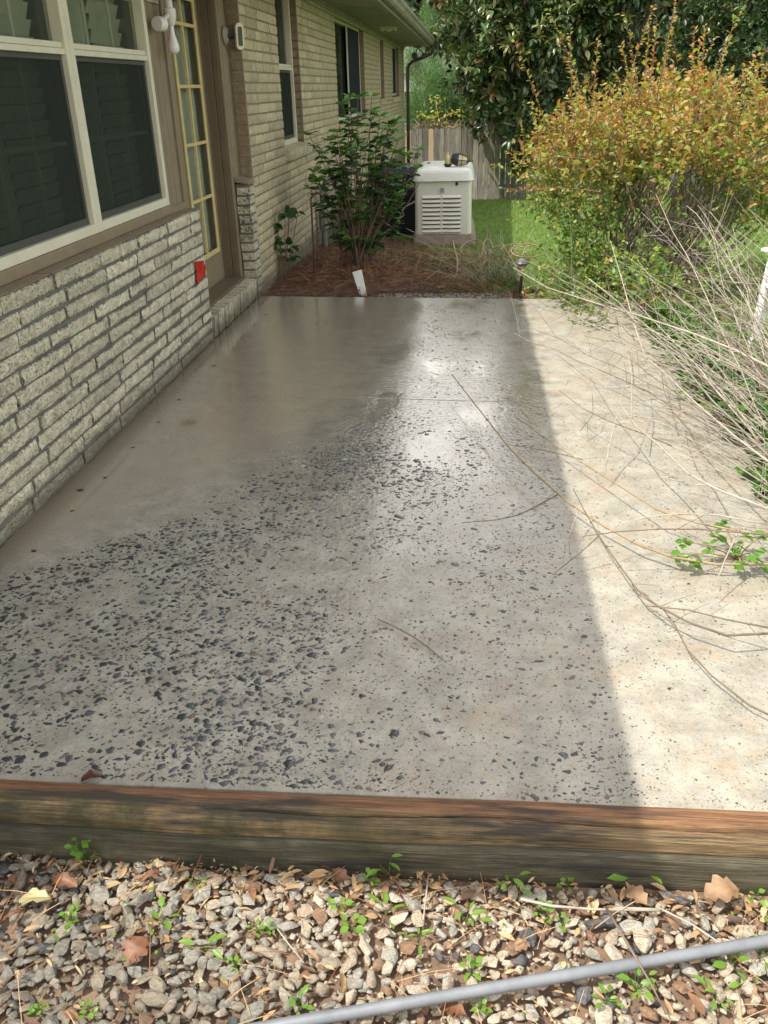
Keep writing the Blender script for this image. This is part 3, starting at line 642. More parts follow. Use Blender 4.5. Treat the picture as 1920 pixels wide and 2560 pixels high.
for i in range(61):
    y = 6.18 + .6 * i / 60; xx = DX - .055 + .012 * math.sin(y * 95) + .006 * math.sin(y * 37)
    vs += [(xx, y, .35), (xx, y, 2.1)]
mb.add(vs, [(2 * i, 2 * i + 2, 2 * i + 3, 2 * i + 1) for i in range(60)]); DP(mb.build('curtain', m_curtain, smooth=True))
hp(door)
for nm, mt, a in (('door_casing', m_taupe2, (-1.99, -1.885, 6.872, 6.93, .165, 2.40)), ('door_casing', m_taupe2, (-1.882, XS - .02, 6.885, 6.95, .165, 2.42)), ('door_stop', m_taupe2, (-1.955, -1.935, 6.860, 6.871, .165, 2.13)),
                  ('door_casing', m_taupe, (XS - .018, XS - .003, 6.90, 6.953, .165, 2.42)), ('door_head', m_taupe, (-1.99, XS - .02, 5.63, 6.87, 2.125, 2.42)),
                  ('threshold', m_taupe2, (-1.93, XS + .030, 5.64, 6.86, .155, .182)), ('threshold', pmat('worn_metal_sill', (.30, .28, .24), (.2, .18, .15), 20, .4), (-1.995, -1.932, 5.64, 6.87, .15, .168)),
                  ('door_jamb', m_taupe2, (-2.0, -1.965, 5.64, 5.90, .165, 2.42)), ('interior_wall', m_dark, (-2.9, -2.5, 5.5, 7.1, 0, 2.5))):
    o = bx(nm, mt, None, *a, bevel=.002); hp(o)
# --- brick step (rowlock course) below the door
step = wall_box('brick_step', m_mor1, None, -1.96, XW - .02, 5.625, 6.93, -.16, .125); hp(step)
stm = [brick_mesh(50 + i, .074, .15, .125, m_b3, .003, 3, 5) for i in range(5)]
for i in range(14):
    y = 5.69 + i * .0895
    addbrick(stm[i % 5], step, XW - .055 + br.uniform(-.004, .006), y, .085 + br.uniform(-.004, .004), (0, math.radians(4), br.uniform(-.02, .02)), (1, .98, 1), 'brick')
# --- brick post beyond the door
post = wall_box('brick_post', m_mor1, None, XS + .0, XW - .012, 6.962, 7.125, -.16, .86); hp(post)
pm = [brick_mesh(60 + i, .17, .056, .105, m_b3, .003, 4, 3) for i in range(4)]
for c in range(0, 12): addbrick(pm[c % 4], post, XW - .048 + br.uniform(-.004, .008), 7.038 + br.uniform(-.004, .004), c * CH + .036, (0, 0, br.uniform(-.02, .02)))
o = MB().add([(XS + .0, 6.945, .875), (XW + .008, 6.945, .858), (XW + .008, 7.13, .858), (XS, 7.13, .875), (XS, 6.945, .915), (XW + .004, 6.945, .885), (XW + .004, 7.13, .885), (XS, 7.13, .915)], [(0, 3, 2, 1), (4, 5, 6, 7), (0, 1, 5, 4), (1, 2, 6, 5), (2, 3, 7, 6), (3, 0, 4, 7)]).build('ledge_cap', m_taupe, bevel=.003); hp(o)
# --- long back wall
BH = .0745
opens = [(8.49, 9.51, 1.03, 2.33), (12.10, 15.25, 1.10, 2.34), (17.75, 18.62, 1.33, 2.34), (20.5, 22.4, 1.33, 2.34)]
Y0, Y1 = 7.13, 24.0
mb = MB(); ys = [Y0] + [q for o_ in opens for q in o_[:2]] + [Y1]
for i in range(0, len(ys), 2): mb.box(-1.93, XW - .008, ys[i], ys[i + 1], -1.6, 2.45)
for (a, b_, z0, z1) in opens: mb.box(-1.93, XW - .008, a, b_, -1.6, z0 - .01); mb.box(-1.93, XW - .008, a, b_, z1, 2.45)
bw = mb.build('back_wall', m_mor2); hp(bw)
bm_ = [brick_mesh(80 + i, .40, .063, .05, m_b2, .0012, 6, 2) for i in range(6)]
bhalf = [brick_mesh(95 + i, .10, .063, .20, m_b2, .0015, 3, 2) for i in range(3)]
allb = []
for c in range(-12, 33):
    z = c * BH + BH / 2
    if z > 2.36: continue
    y = Y0; first = True; off = (c % 2) * .2
    segs = []; cur = Y0
    for (a, b_, z0, z1) in opens:
        if z0 - .03 < z < z1: segs.append((cur, a)); cur = b_
    segs.append((cur, Y1))
    for (a, b_) in segs:
        y = a; first = True
        while y < b_ - .02:
            L_ = br.choice((.40, .40, .40, .30, .2, .43))
            if first and c % 2: L_ = .2
            first = False
            e = min(y + L_, b_)
            if b_ - e < .07: e = b_
            allb.append((y, e, z)); y = e
allb.sort(key=lambda q: q[0] + (0 if q[2] > -.1 else 30))
Vb, Fb, ob = [], [], 0
for i, (a, b_, z) in enumerate(allb):
    L_ = b_ - a - .010; yy = (a + b_) / 2; x = XW - .024 + br.uniform(-.002, .002)
    if i < 300: addbrick(bm_[br.randrange(6)], bw, x, yy, z, (br.uniform(-.004, .004), 0, 0), (1, L_ / .40, 1))
    else:
        me = bm_[br.randrange(6)]; vv = np.array([tuple(q.co) for q in me.vertices]) * (1, L_ / .40, 1) + (x, yy, z)
        Vb.append((vv, me)) 
bmj = bmesh.new()
mbj = MB(); mcache = {me.as_pointer(): [tuple(p.vertices) for p in me.polygons] for me in bm_}
for vv, me in Vb: mbj.add(vv.tolist(), mcache[me.as_pointer()])
fb = link('far_bricks', mbj.mesh('far_bricks', m_b2)); tag(fb, kind='stuff'); hp(fb)
# brick returns in the window reveals and at the near corner
mbr = MB()
for (yy, z0, z1) in [(o_[1] - .004, o_[2], o_[3]) for o_ in opens] + [(Y0 + .010, .90, 2.4)]:
    face = -1
    c = int(z0 / BH)
    while c * BH + BH < z1 + .03:
        zc = c * BH + BH / 2
        mbr.box(XS + .012, XW - .003, yy - .016, yy + .01, zc - .031, zc + .031); c += 1
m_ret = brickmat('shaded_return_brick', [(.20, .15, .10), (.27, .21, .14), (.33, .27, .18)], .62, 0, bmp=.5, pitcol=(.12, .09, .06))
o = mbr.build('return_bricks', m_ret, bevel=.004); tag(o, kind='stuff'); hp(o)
window(8.49, 9.492, 1.03, 2.33, -1.80, 1.70, 0, 0, slats=False)
window(12.10, 15.23, 1.12, 2.34, -1.805, None, 0, 0, slats=False, screen=None)
window(17.75, 18.6, 1.34, 2.34, -1.805, None, 0, 0, slats=False, screen=None)
window(20.5, 22.38, 1.34, 2.34, -1.805, None, 0, 0, slats=False, screen=None)
for a in ((-1.80, -1.782, 13.75, 13.80, 1.16, 2.30), (-1.80, -1.782, 21.4, 21.45, 1.38, 2.30)): hp(bx('sash_stile', m_white, None, *a))
m_scr2 = glassmat('dark_screen', (.012, .018, .026), .06, .6, .15)
for a in ((-1.79, -1.786, 13.8, 15.18, 1.17, 2.29), (-1.79, -1.786, 20.56, 22.33, 1.39, 2.29)): hp(MB().box(*a).build('insect_screen', m_scr2))
# projecting sloped brick sill under the near window
sb = [brick_mesh(110 + i, .066, .10, .15, m_b2, .002, 3, 3) for i in range(3)]
sill = wall_box('window_sill', m_mor2, None, XW - .1, XW + .02, 8.49, 9.62, .93, .99); hp(sill)
for i in range(15): addbrick(sb[i % 3], sill, XW - .02, 8.52 + i * .0755, .975, (0, math.radians(10), 0))
for (a, b_, z0, z1) in opens[1:]:
    sill = wall_box('window_sill', m_mor2, None, XW - .1, XW + .008, a, b_ + .05, z0 - .11, z0 - .03); hp(sill)
    mb = MB(); y = a + .02
    while y < b_ + .02: mb.box(XW - .1, XW + .016, y, y + .066, z0 - .115, z0 - .012); y += .0755
    o = mb.build('sill_bricks', m_b2, bevel=.004); tag(o, kind='stuff'); hp(o)
# frieze, soffit, fascia, gutter, downspout
RY0, RY1 = .715, 24.06
hp(bx('frieze_board', m_soff, None, XW - .02, XW + .016, 7.12, RY1 - .06, 2.34, 2.395))
hp(bx('frieze_board', m_soff, None, XW + .017, XW + .032, 7.12, RY1 - .06, 2.372, 2.397))
mb = MB(); y = RY0
while y < RY1: mb.box(-1.99, -1.10, y, min(y + 2.42, RY1), 2.40, 2.412); y += 2.44
hp(mb.build('soffit', m_soff, bevel=.002))
hp(MB().box(-1.16, -1.10, RY0, RY1, 2.385, 2.399).build('soffit_trim', m_fasc, bevel=.003))
hp(MB().box(-1.098, -1.06, RY0, RY1, 2.37, 2.53).build('fascia_board', m_fasc, bevel=.003))
prof = [(-1.058, 2.53), (-1.058, 2.415), (-1.045, 2.405), (-.99, 2.405), (-.965, 2.43), (-.955, 2.47), (-.93, 2.495), (-.925, 2.535), (-.945, 2.538), (-.95, 2.50), (-.975, 2.475), (-.985, 2.43), (-1.045, 2.42), (-1.05, 2.53)]
mb = MB(); k = len(prof); mb.add([(x, RY0, z) for x, z in prof] + [(x, RY1 + .02, z) for x, z in prof], [(i, (i + 1) % k, k + (i + 1) % k, k + i) for i in range(k)] + [tuple(range(k)), tuple(range(2 * k - 1, k - 1, -1))])
hp(mb.build('gutter', m_fasc))
mb = MB(); mb.tube([(-1.0, 24.0, 2.42), (-1.0, 24.0, 2.33), (-1.03, 24.01, 2.24), (-1.2, 24.02, 2.17), (-1.5, 24.03, 2.08), (-1.60, 24.03, 2.0), (-1.625, 24.03, 1.9), (-1.625, 24.03, -1.3)], .045, 8)
hp(mb.build('downspout', m_brown, smooth=True))
mb = MB(); XR = -1.0; ZR = 2.545; pitch = .25
def rf(x, y): return (x, y, ZR + (XR - x) * pitch)
rows = [XR - .02] + [XR - .02 - .145 * i for i in range(1, 26)] + [-6.8]
for i in range(len(rows) - 1):
    a, b_ = rows[i], rows[i + 1]; y0a, y0b = RY0 - .055 * (XR - a), RY0 - .055 * (XR - b_)  # unseen near rake, skewed only to keep the roof's shadow edge along the timber
    A = [(a, y0a, rf(a, 0)[2] + .012), (b_, y0b, rf(b_, 0)[2] + .002), (b_, RY1, rf(b_, 0)[2] + .002), (a, RY1, rf(a, 0)[2] + .012)]
    mb.add(A + [(p[0], p[1], p[2] - .02) for p in A], [(0, 1, 2, 3), (7, 6, 5, 4), (0, 4, 5, 1), (2, 6, 7, 3), (0, 3, 7, 4)])
mb.add([(-6.8, RY0 - .3, ZR + 1.45), (-12.6, RY0, ZR), (-12.6, RY1, ZR), (-6.8, RY1, ZR + 1.45)], [(0, 1, 2, 3)])
hp(mb.build('roof', m_roof))
for (ya, yb) in ((.93, .95), (23.98, 24.0)):
    mb = MB(); mb.add([(XW if yb > 5 else XW - .02, ya, -1.6), (-12, ya, -1.6), (-12, ya, 2.5), (-6.8, ya, 3.9), (XW, ya, 2.5)], [(0, 1, 2, 3, 4)])
    hp(mb.build('gable_wall', m_b2))
hp(MB().box(-12, -11.9, 1, 24, -1.6, 2.6).build('rear_wall', m_b2))
# vent under the soffit and small items fixed to the house
mb = MB()
for i in range(9): a = math.pi * i / 8; mb.tube([(-1.36 + .001 * i, 15.7 + i * .02, 2.395), (-1.36, 15.7 + i * .02, 2.36)], .02, 6)
# ------------------------------------------------------------------ generator
def gen_mat():
    return pmat('cream_plastic', (.66, .65, .56), (.60, .59, .50), 6, .45, .06, 200, dirt=((.38, .34, .24), 4, .64))
m_gen = gen_mat(); m_lid = pmat('pale_lid', (.68, .68, .62), (.58, .58, .50), 7, .35, .05, 120, dirt=((.34, .30, .2), 9, .66)); m_pad = pmat('muddy_plinth', (.27, .215, .17), (.18, .14, .105), 9, .8, .2, 60)
m_slot = pmat('louver_shadow', (.16, .12, .08), (.10, .07, .05), 20, .9); m_blk = pmat('black_plastic', (.02, .02, .024), (.015, .015, .018), 10, .4)
GX0, GX1, GY0, GY1, GZ = -.625, .012, 10.15, 11.35, -.125
gen = empty('generator', ((GX0 + GX1) / 2, (GY0 + GY1) / 2, GZ)); tag(gen, 'cream standby generator with louvred front standing on a brown plinth in the grass', 'generator')
def par(o, e): o.parent = e; o.location = Vector(o.location) - Vector(e.location); return o
par(MB().rbox(GX0 - .045, GX1 + .06, GY0 - .05, GY1 + .08, GZ - .06, GZ + .125, .07, .03, soft=.02).build('plinth', m_pad, smooth=True, auto=35), gen)
par(MB().rbox(GX0, GX1, GY0, GY1, GZ + .125, .585, .055, .004).build('cabinet', m_gen, smooth=True, auto=35), gen)
par(MB().rbox(GX0 - .022, GX1 + .022, GY0 - .03, GY1 + .03, .565, .685, .085, .018, soft=.045).build('lid', m_lid, smooth=True, auto=50), gen)
par(MB().rbox(GX0 + .05, GX1 - .05, GY0 + .04, GY1 - .06, .680, .692, .05, .01, soft=.006).build('lid_panel', m_lid, smooth=True, auto=50), gen)
for (a, b_) in ((-.535, -.335), (-.312, -.112)):
    par(MB().box(a, b_, GY0 - .002, GY0 + .03, .015, .415).build('louver_opening', m_slot), gen)
    for i in range(9):
        z = .395 - i * .0455; mb = MB(); ym = GY0
        vs = []
        for x in np.linspace(a - .004, b_ + .004, 9):
            t = (x - a) / (b_ - a); bow = .006 * math.sin(math.pi * min(max(t, 0), 1))
            vs += [(x, ym - .004, z + .022), (x, ym - .020 - bow, z - .002), (x, ym - .018 - bow, z - .010), (x, ym + .005, z - .004 + bow * .6)]
        mb.add(vs, [(4 * k_ + j, 4 * k_ + (j + 1) % 4, 4 * k_ + 4 + (j + 1) % 4, 4 * k_ + 4 + j) for k_ in range(8) for j in range(4)])
        par(mb.build('louver', m_gen, smooth=True, auto=40), gen)
par(MB().box(-.337, -.310, GY0 - .012, GY0 + .01, .005, .425).build('louver_divider', m_gen, bevel=.004), gen)
par(MB().lathe([(0, 0), (.016, 0), (.017, .006), (.010, .012), (0, .012)], (-.155, GY0 - .001, .535), 14, axis=(0, -1, 0)).build('lid_lock', m_blk, smooth=True), gen)
par(MB().box(-.160, -.150, GY0 - .02, GY0 - .010, .520, .545).build('lock_tab', m_blk, bevel=.002), gen)
m_lab = pmat('label_pale', (.60, .61, .55), (.55, .56, .5), 10, .5); m_ink = pmat('label_ink', (.10, .11, .09), (.08, .085, .07), 10, .6); m_lab2 = pmat('label_grey', (.42, .43, .33), (.38, .39, .3), 30, .5)
lb = par(MB().box(-.362, -.293, GY0 - .0035, GY0 + .0, .437, .492).build('label', m_lab2), gen)
o = MB().box(-.360, -.342, GY0 - .0045, GY0 - .0036, .439, .490).build('label_panel', m_lab); o.parent = lb; 
mb = MB()
for i, z in enumerate((.485, .476, .467, .458, .449)): mb.box(-.337, -.300 - .006 * (i % 2), GY0 - .0045, GY0 - .0036, z - .002, z + .002)
mb.add([(-.357, GY0 - .0052, .456), (-.345, GY0 - .0052, .456), (-.351, GY0 - .0052, .468)], [(0, 1, 2)]); o = mb.build('printed_text', m_ink); o.parent = lb
for (x, y) in ((-.50, 11.0), (-.50, 10.85)): par(MB().box(x - .02, x + .02, y - .02, y + .02, .690, .697).build('lid_clip', m_slot, bevel=.002), gen)
# lamp globe and fallen lantern on the lid
m_globe = pmat('yellowed_globe', (.56, .50, .26), (.44, .38, .18), 12, .4, spec=.5)
lp = empty('lamp_globe', (-.262, 10.36, .693)); tag(lp, 'yellowed glass globe standing in a small dark dish on the generator lid', 'lamp globe')
par(MB().lathe([(0, 0), (.030, 0), (.050, .028), (.047, .030), (.028, .006), (0, .006)], tuple(lp.location), 14).build('dish', m_blk, smooth=True, auto=40), lp)
par(MB().lathe([(0, .01), (.032, .012), (.037, .04), (.034, .085), (.024, .115), (.010, .128), (.009, .148), (.005, .150), (0, .150)], tuple(lp.location), 14).build('globe', m_globe, smooth=True), lp)
ln = empty('carriage_lantern', (-.10, 10.36, .694)); tag(ln, 'black six sided lantern head with amber panes lying on its side on the generator lid', 'lantern')
ax = Vector((.97, -.05, -.16)).normalized(); c0 = Vector((-.19, 10.36, .775)); A3 = ax.to_track_quat('Z', 'Y').to_matrix()
def hexring(r, t, off=0): return [tuple(c0 + A3 @ Vector((r * math.cos(math.pi / 3 * j + off), r * math.sin(math.pi / 3 * j + off), t))) for j in range(6)]
def hexloft(rs, name, mat):
    mb = MB(); vs = [p for r, t in rs for p in hexring(r, t)]; fs = [(i * 6 + j, i * 6 + (j + 1) % 6, i * 6 + 6 + (j + 1) % 6, i * 6 + 6 + j) for i in range(len(rs) - 1) for j in range(6)] + [tuple(range(5, -1, -1)), tuple(range(len(rs) * 6 - 6, len(rs) * 6))]
    return par(mb.add(vs, fs).build(name, mat, bevel=.002), ln)
hexloft([(.035, -.035), (.060, -.02), (.078, .03), (.080, .045), (.070, .05)], 'hood', m_blk)
hexloft([(.064, .048), (.060, .09), (.040, .145), (.03, .150)], 'amber_pane', m_globe)
mb = MB()
for j in range(6):
    a = hexring(.068, .048)[j]; b_ = hexring(.063, .09)[j]; c_ = hexring(.042, .146)[j]; mb.tube([a, b_, c_], .0045, 5)
h9 = hexring(.064, .09); mb.tube(h9 + [h9[0]], .004, 5)
par(mb.build('glazing_rib', m_blk), ln)
hexloft([(.044, .145), (.034, .158), (.012, .166), (.010, .180), (.003, .195)], 'finial', m_blk)
# ------------------------------------------------------------------ air conditioner
AX0, AX1, AY0, AY1, AZ = -1.30, -.56, 11.7, 12.45, gz(12)
ac = empty('air_conditioner', ((AX0 + AX1) / 2, 12.05, AZ)); tag(ac, 'black outdoor air conditioning unit behind the shrub and left of the generator', 'air conditioner')
m_ac = pmat('dark_coil', (.022, .026, .036), (.014, .017, .024), 10, .55)
par(MB().rbox(AX0 + .02, AX1 - .02, AY0 + .02, AY1 - .02, AZ, .50, .05, 0).build('coil', m_ac, smooth=True, auto=35), ac)
mb = MB()
for i in range(30):
    z = AZ + .05 + i * .0255; mb.rbox(AX0, AX1, AY0, AY1, z, z + .006, .06, 0, n=3)
o = par(mb.build('guard_wire', m_blk), ac)
par(MB().rbox(AX0 - .01, AX1 + .01, AY0 - .01, AY1 + .01, .50, .58, .07, .015, soft=.02).build('top_cover', m_ac, smooth=True, auto=40), ac)
par(MB().lathe([(.0, .60), (.22, .60), (.30, .585), (.31, .58)], ((AX0 + AX1) / 2, 12.07, 0), 20).build('fan_grille', m_blk, smooth=True), ac)
par(MB().box(AX0 - .05, AX1 + .05, AY0 - .05, AY1 + .05, AZ - .08, AZ + .0).build('base', m_pad, bevel=.01), ac)
# ------------------------------------------------------------------ pipes on the wall, downspout stub, hook
m_cond = pmat('grey_conduit', (.20, .20, .19), (.14, .14, .13), 12, .5)
cp_ = MB(); cp_.tube([(-1.63, 9.95, -.1), (-1.63, 9.95, .52), (-1.60, 10.0, .60), (-1.5, 10.1, .62)], .034, 8); cp_.tube([(-1.63, 9.95, .10), (-1.63, 9.95, .30)], .055, 8)
tag(cp_.build('wall_conduit', m_cond, smooth=True, auto=40), 'grey upright pipe against the brick wall behind the leafy shrub', 'pipe')
a = onx(890, 432, -1.35); cp_ = MB(); p0 = ony(860, 425, 10.9); p1 = ony(925, 440, 10.95); p2 = ony(985, 462, 11.0); p3 = ony(1042, 472, 10.9)
cp_.tube([p0, p1, p2, p3], .026, 8); tag(cp_.build('generator_pipe', m_cond, smooth=True), 'grey pipe running across to the side of the generator', 'pipe')
p = [ony(985, 545, 10.8), ony(1000, 545, 10.75), ony(1010, 538, 10.7), ony(1005, 525, 10.7), ony(1016, 515, 10.7), ony(1040, 503, 10.6)]
tag(MB().tube(p, .009, 6).build('gas_line', m_white, smooth=True), 'thin white bent hose beside the left of the generator', 'hose')
stub = empty('drain_pipe', tuple(onz(908, 735, -.03))); tag(stub, 'short white square pipe sticking up at a tilt behind the patio edge', 'pipe')
b0 = Vector(onz(907, 733, -.03)); tp = Vector(ony(893, 680, b0.y + .10)); dvec = (tp - b0); mb = MB()
s1 = Vector((1, 0, 0)); q_ = dvec.normalized(); s2 = q_.cross(s1).normalized(); s1 = s2.cross(q_)
def sq(c, a, b_): return [tuple(c + s1 * x * a + s2 * y * b_) for x, y in ((-1, -1), (1, -1), (1, 1), (-1, 1))]
vs = sq(b0 - q_ * .06, .028, .022) + sq(tp, .040, .026) + sq(tp, .036, .022) + sq(b0, .024, .018)
mb.add(vs, [(0, 1, 5, 4), (1, 2, 6, 5), (2, 3, 7, 6), (3, 0, 4, 7), (4, 5, 9, 8), (5, 6, 10, 9), (6, 7, 11, 10), (7, 4, 8, 11), (8, 9, 13, 12), (9, 10, 14, 13), (10, 11, 15, 14), (11, 8, 12, 15)])
par(mb.build('pipe_body', pmat('white_pipe', (.62, .62, .56), (.52, .52, .46), 18, .4), bevel=.002), stub)
par(MB().lathe([(0, 0), (.006, 0), (.006, .004), (0, .004)], tuple(Vector(ony(899, 725, b0.y - .015))), 8, axis=(0, -1, 0)).build('screw', m_blk), stub)
m_rust = pmat('rusty_rod', (.075, .028, .02), (.045, .018, .014), 20, .6)
hb = onz(789, 712, -.03); yh = hb[1]
pts = [(hb[0], yh, -.08)] + [tuple(ony(u, v_, yh)) for u, v_ in ((787, 700), (784, 620), (778, 510), (777, 497), (782, 487), (792, 482), (800, 484), (806, 492))]
tag(MB().tube(pts, .0085, 8).build('shepherd_hook', m_rust, smooth=True), 'thin rusty hooked rod standing in the pine straw beside the wall', 'plant hook')
# ------------------------------------------------------------------ solar path light
sbp = onz(1299, 733, -.03)
sl_ = empty('path_light', tuple(sbp)); tag(sl_, 'small solar stake light with a dark cap at the far edge of the patio', 'path light'); yb = sbp[1]
par(MB().tube([tuple(sbp - np.array([0, 0, .05])), tuple(ony(1304, 690, yb))], .013, 8).build('stake', m_blk), sl_)
c_ = ony(1305, 664, yb); par(MB().lathe([(0.016, -.055), (.036, .0), (.036, .006), (0, .006)], tuple(c_), 14).build('lens', pmat('amber_lens', (.5, .42, .25), (.4, .33, .18), 20, .3), smooth=True, auto=40), sl_)
par(MB().lathe([(.058, -.006), (.060, .0), (.040, .022), (.018, .032), (0, .034)], tuple(ony(1306, 657, yb)), 16).build('cap', pmat('dark_cap', (.13, .11, .12), (.08, .07, .08), 20, .3), smooth=True, auto=40), sl_)
# ------------------------------------------------------------------ lights and camera on the wall
m_pl = pmat('white_plastic', (.62, .60, .56), (.55, .53, .48), 20, .4)
sc = .18083; G = lambda a, b_: (350 + a * sc, b_ * sc)
lx0 = -1.70; fy = 5.47
wl = empty('wall_light', (XS, 5.55, 1.95)); tag(wl, 'old white porch light with a bare bulb hanging between the window and the door', 'wall light')
pb = Vector(onx(*G(465, 660), -1.735)); Yb = pb.y
par(MB().lathe([(0, -.034), (.018, -.031), (.030, -.018), (.034, .0), (.031, .018), (.024, .04), (.017, .065), (.014, .09), (.0135, .115)], tuple(pb), 18).build('bulb', pmat('white_bulb', (.66, .62, .60), (.62, .58, .56), 10, .25), smooth=True), wl)
zc = pb.z
par(MB().lathe([(.018, .11), (.024, .118), (.034, .15), (.036, .155), (.036, .195), (.030, .20), (.022, .202), (.022, .235), (.019, .24), (.019, .30), (0, .30)], tuple(pb), 16).build('socket', m_pl, smooth=True, auto=35), wl)
sp = Vector(onx(*G(270, 330), -1.755))
par(MB().lathe([(0, -.03), (.034, -.03), (.038, -.02), (.038, .03), (.030, .036), (0, .036)], tuple(sp), 14, axis=(.2, .98, 0)).build('motion_sensor', m_pl, smooth=True, auto=40), wl)
par(MB().tube([tuple(sp + Vector((0, .02, 0))), tuple(pb + Vector((0, -.02, .17)))], .013, 8).build('sensor_arm', m_pl, smooth=True), wl)
z1_ = pb.z + .285
m_rus = pmat('rusted_white_plate', (.46, .43, .30), (.30, .25, .15), 16, .6, dirt=((.06, .045, .03), 14, .55))
par(MB().box(XS + .002, -1.68, Yb - .21, Yb + .10, z1_, z1_ + .012).build('canopy_rim', m_rus, bevel=.004), wl)
par(MB().rbox(XS + .004, -1.69, Yb - .19, Yb + .08, z1_ + .013, z1_ + .13, .03, .01).build('canopy', m_rus, smooth=True, auto=40), wl)
par(MB().box(XS + .0015, XS + .012, Yb - .16, Yb + .05, z1_ - .06, z1_ + .2).build('back_plate', m_rus, bevel=.003), wl)
bc = Vector(onx(*G(1165, 490), XS + .006))
cm = empty('security_camera', tuple(bc)); tag(cm, 'small round based solar lamp with a dark panel beside the top of the door', 'security light')
par(MB().lathe([(0, 0), (.062, 0), (.062, .008), (.05, .022), (0, .026)], tuple(bc), 20, axis=(1, 0, 0)).build('base', pmat('grey_base', (.26, .23, .19), (.2, .17, .14), 20, .5), smooth=True, auto=40), cm)
hc = bc + Vector((.085, .075, -.005))
par(MB().tube([tuple(bc + Vector((.02, 0, 0))), tuple(hc + Vector((-.01, .0, 0)))], .012, 8).build('arm', m_blk), cm)
nrm = Vector((.72, -.68, -.05)).normalized(); sd = Vector((0, 0, 1)).cross(nrm).normalized(); upv = nrm.cross(sd)
def plate(w, h, t, off, r, name, mat):
    mb = MB(); ring = []
    for cx_, cz_, a0 in ((w - r, h - r, 0), (-w + r, h - r, 90), (-w + r, -h + r, 180), (w - r, -h + r, 270)):
        for i in range(5): q = math.radians(a0 + 22.5 * i); ring.append((cx_ + r * math.cos(q), cz_ + r * math.sin(q)))
    k = len(ring); vs = [tuple(hc + sd * a + upv * b_ + nrm * off) for a, b_ in ring] + [tuple(hc + sd * a + upv * b_ + nrm * (off + t)) for a, b_ in ring]
    return par(mb.add(vs, [(i, (i + 1) % k, k + (i + 1) % k, k + i) for i in range(k)] + [tuple(range(k)), tuple(range(2 * k - 1, k - 1, -1))]).build(name, mat, bevel=.002), cm)
plate(.034, .088, .026, 0, .030, 'head', pmat('cream_head', (.60, .56, .40), (.5, .46, .32), 20, .4)); plate(.019, .062, .002, .027, .008, 'solar_panel', pmat('dark_panel', (.05, .055, .05), (.035, .04, .035), 20, .2))
# red tape on the low wall
m_tape = pmat('red_tape', (.42, .018, .008), (.34, .014, .006), 40, .3, .2, 40)
tp_ = [(488, 654), (509, 651), (511, 662), (515, 668), (514, 690), (509, 694), (502, 697), (500, 706), (494, 707), (491, 697), (493, 690), (490, 672)]
mb = MB(); P3 = [onx(u, v_, XW + .006) for u, v_ in tp_]; k = len(P3); c_ = np.mean(P3, 0) + [.004, 0, 0]
vs = [tuple(p) for p in P3] + [tuple((p - c_) * .6 + c_ + [.003 * ((-1) ** i), 0, 0]) for i, p in enumerate(P3)] + [tuple(c_)] + [(p[0] - .004, p[1], p[2]) for p in P3]
mb.add(vs, [(i, (i + 1) % k, k + (i + 1) % k, k + i) for i in range(k)] + [(k + i, k + (i + 1) % k, 2 * k) for i in range(k)] + [(i, 2 * k + 1 + i, 2 * k + 1 + (i + 1) % k, (i + 1) % k) for i in range(k)])
tag(mb.build('tape_patch', m_tape), 'torn patch of red tape stuck on the end of the low brick wall', 'tape')
# flush light under the soffit and flood light at the far corner
fl = empty('soffit_light', (-1.38, 15.9, 2.395)); tag(fl, 'pale scalloped cover fixed under the eave above the long wall', 'soffit light')
mb = MB(); kk = 15; vs = []
for i in range(kk): t = i / (kk - 1); x = -1.50 + .26 * t; d_ = .075 * (.45 + .55 * abs(math.cos(2.0 * math.pi * t)) ** .8) * (1 if 0 < i < kk - 1 else .5); vs += [(x, 15.85, 2.397), (x, 15.85, 2.397 - d_), (x, 15.95, 2.397 - d_), (x, 15.95, 2.397)]
mb.add(vs, [(4 * i + j, 4 * i + (j + 1) % 4, 4 * i + 4 + (j + 1) % 4, 4 * i + 4 + j) for i in range(kk - 1) for j in range(4)] + [(0, 1, 2, 3), (4 * kk - 4, 4 * kk - 3, 4 * kk - 2, 4 * kk - 1)])
par(mb.build('cover', m_white), fl)
fd = empty('flood_light', (-1.42, 23.98, 2.39)); tag(fd, 'pair of small dark floodlights hanging under the far corner of the eave', 'floodlight')
m_fd = pmat('dark_grey_metal', (.10, .10, .10), (.07, .07, .07), 10, .5)
for (x, ax_) in ((-1.43, (-.2, -1, -.2)), (-1.22, (.7, -.5, -.5))):
    par(MB().lathe([(0, -.04), (.05, -.035), (.075, .02), (.08, .04), (.07, .045), (0, .04)], (x, 23.95, 2.20), 14, axis=ax_).build('lamp_head', m_fd, smooth=True, auto=40), fd)
    par(MB().tube([(x, 23.97, 2.23), (-1.36, 23.98, 2.38)], .014, 6).build('bracket', m_fd), fd)
par(MB().box(-1.46, -1.26, 23.93, 24.03, 2.372, 2.399).build('mount', m_fd, bevel=.004), fd)
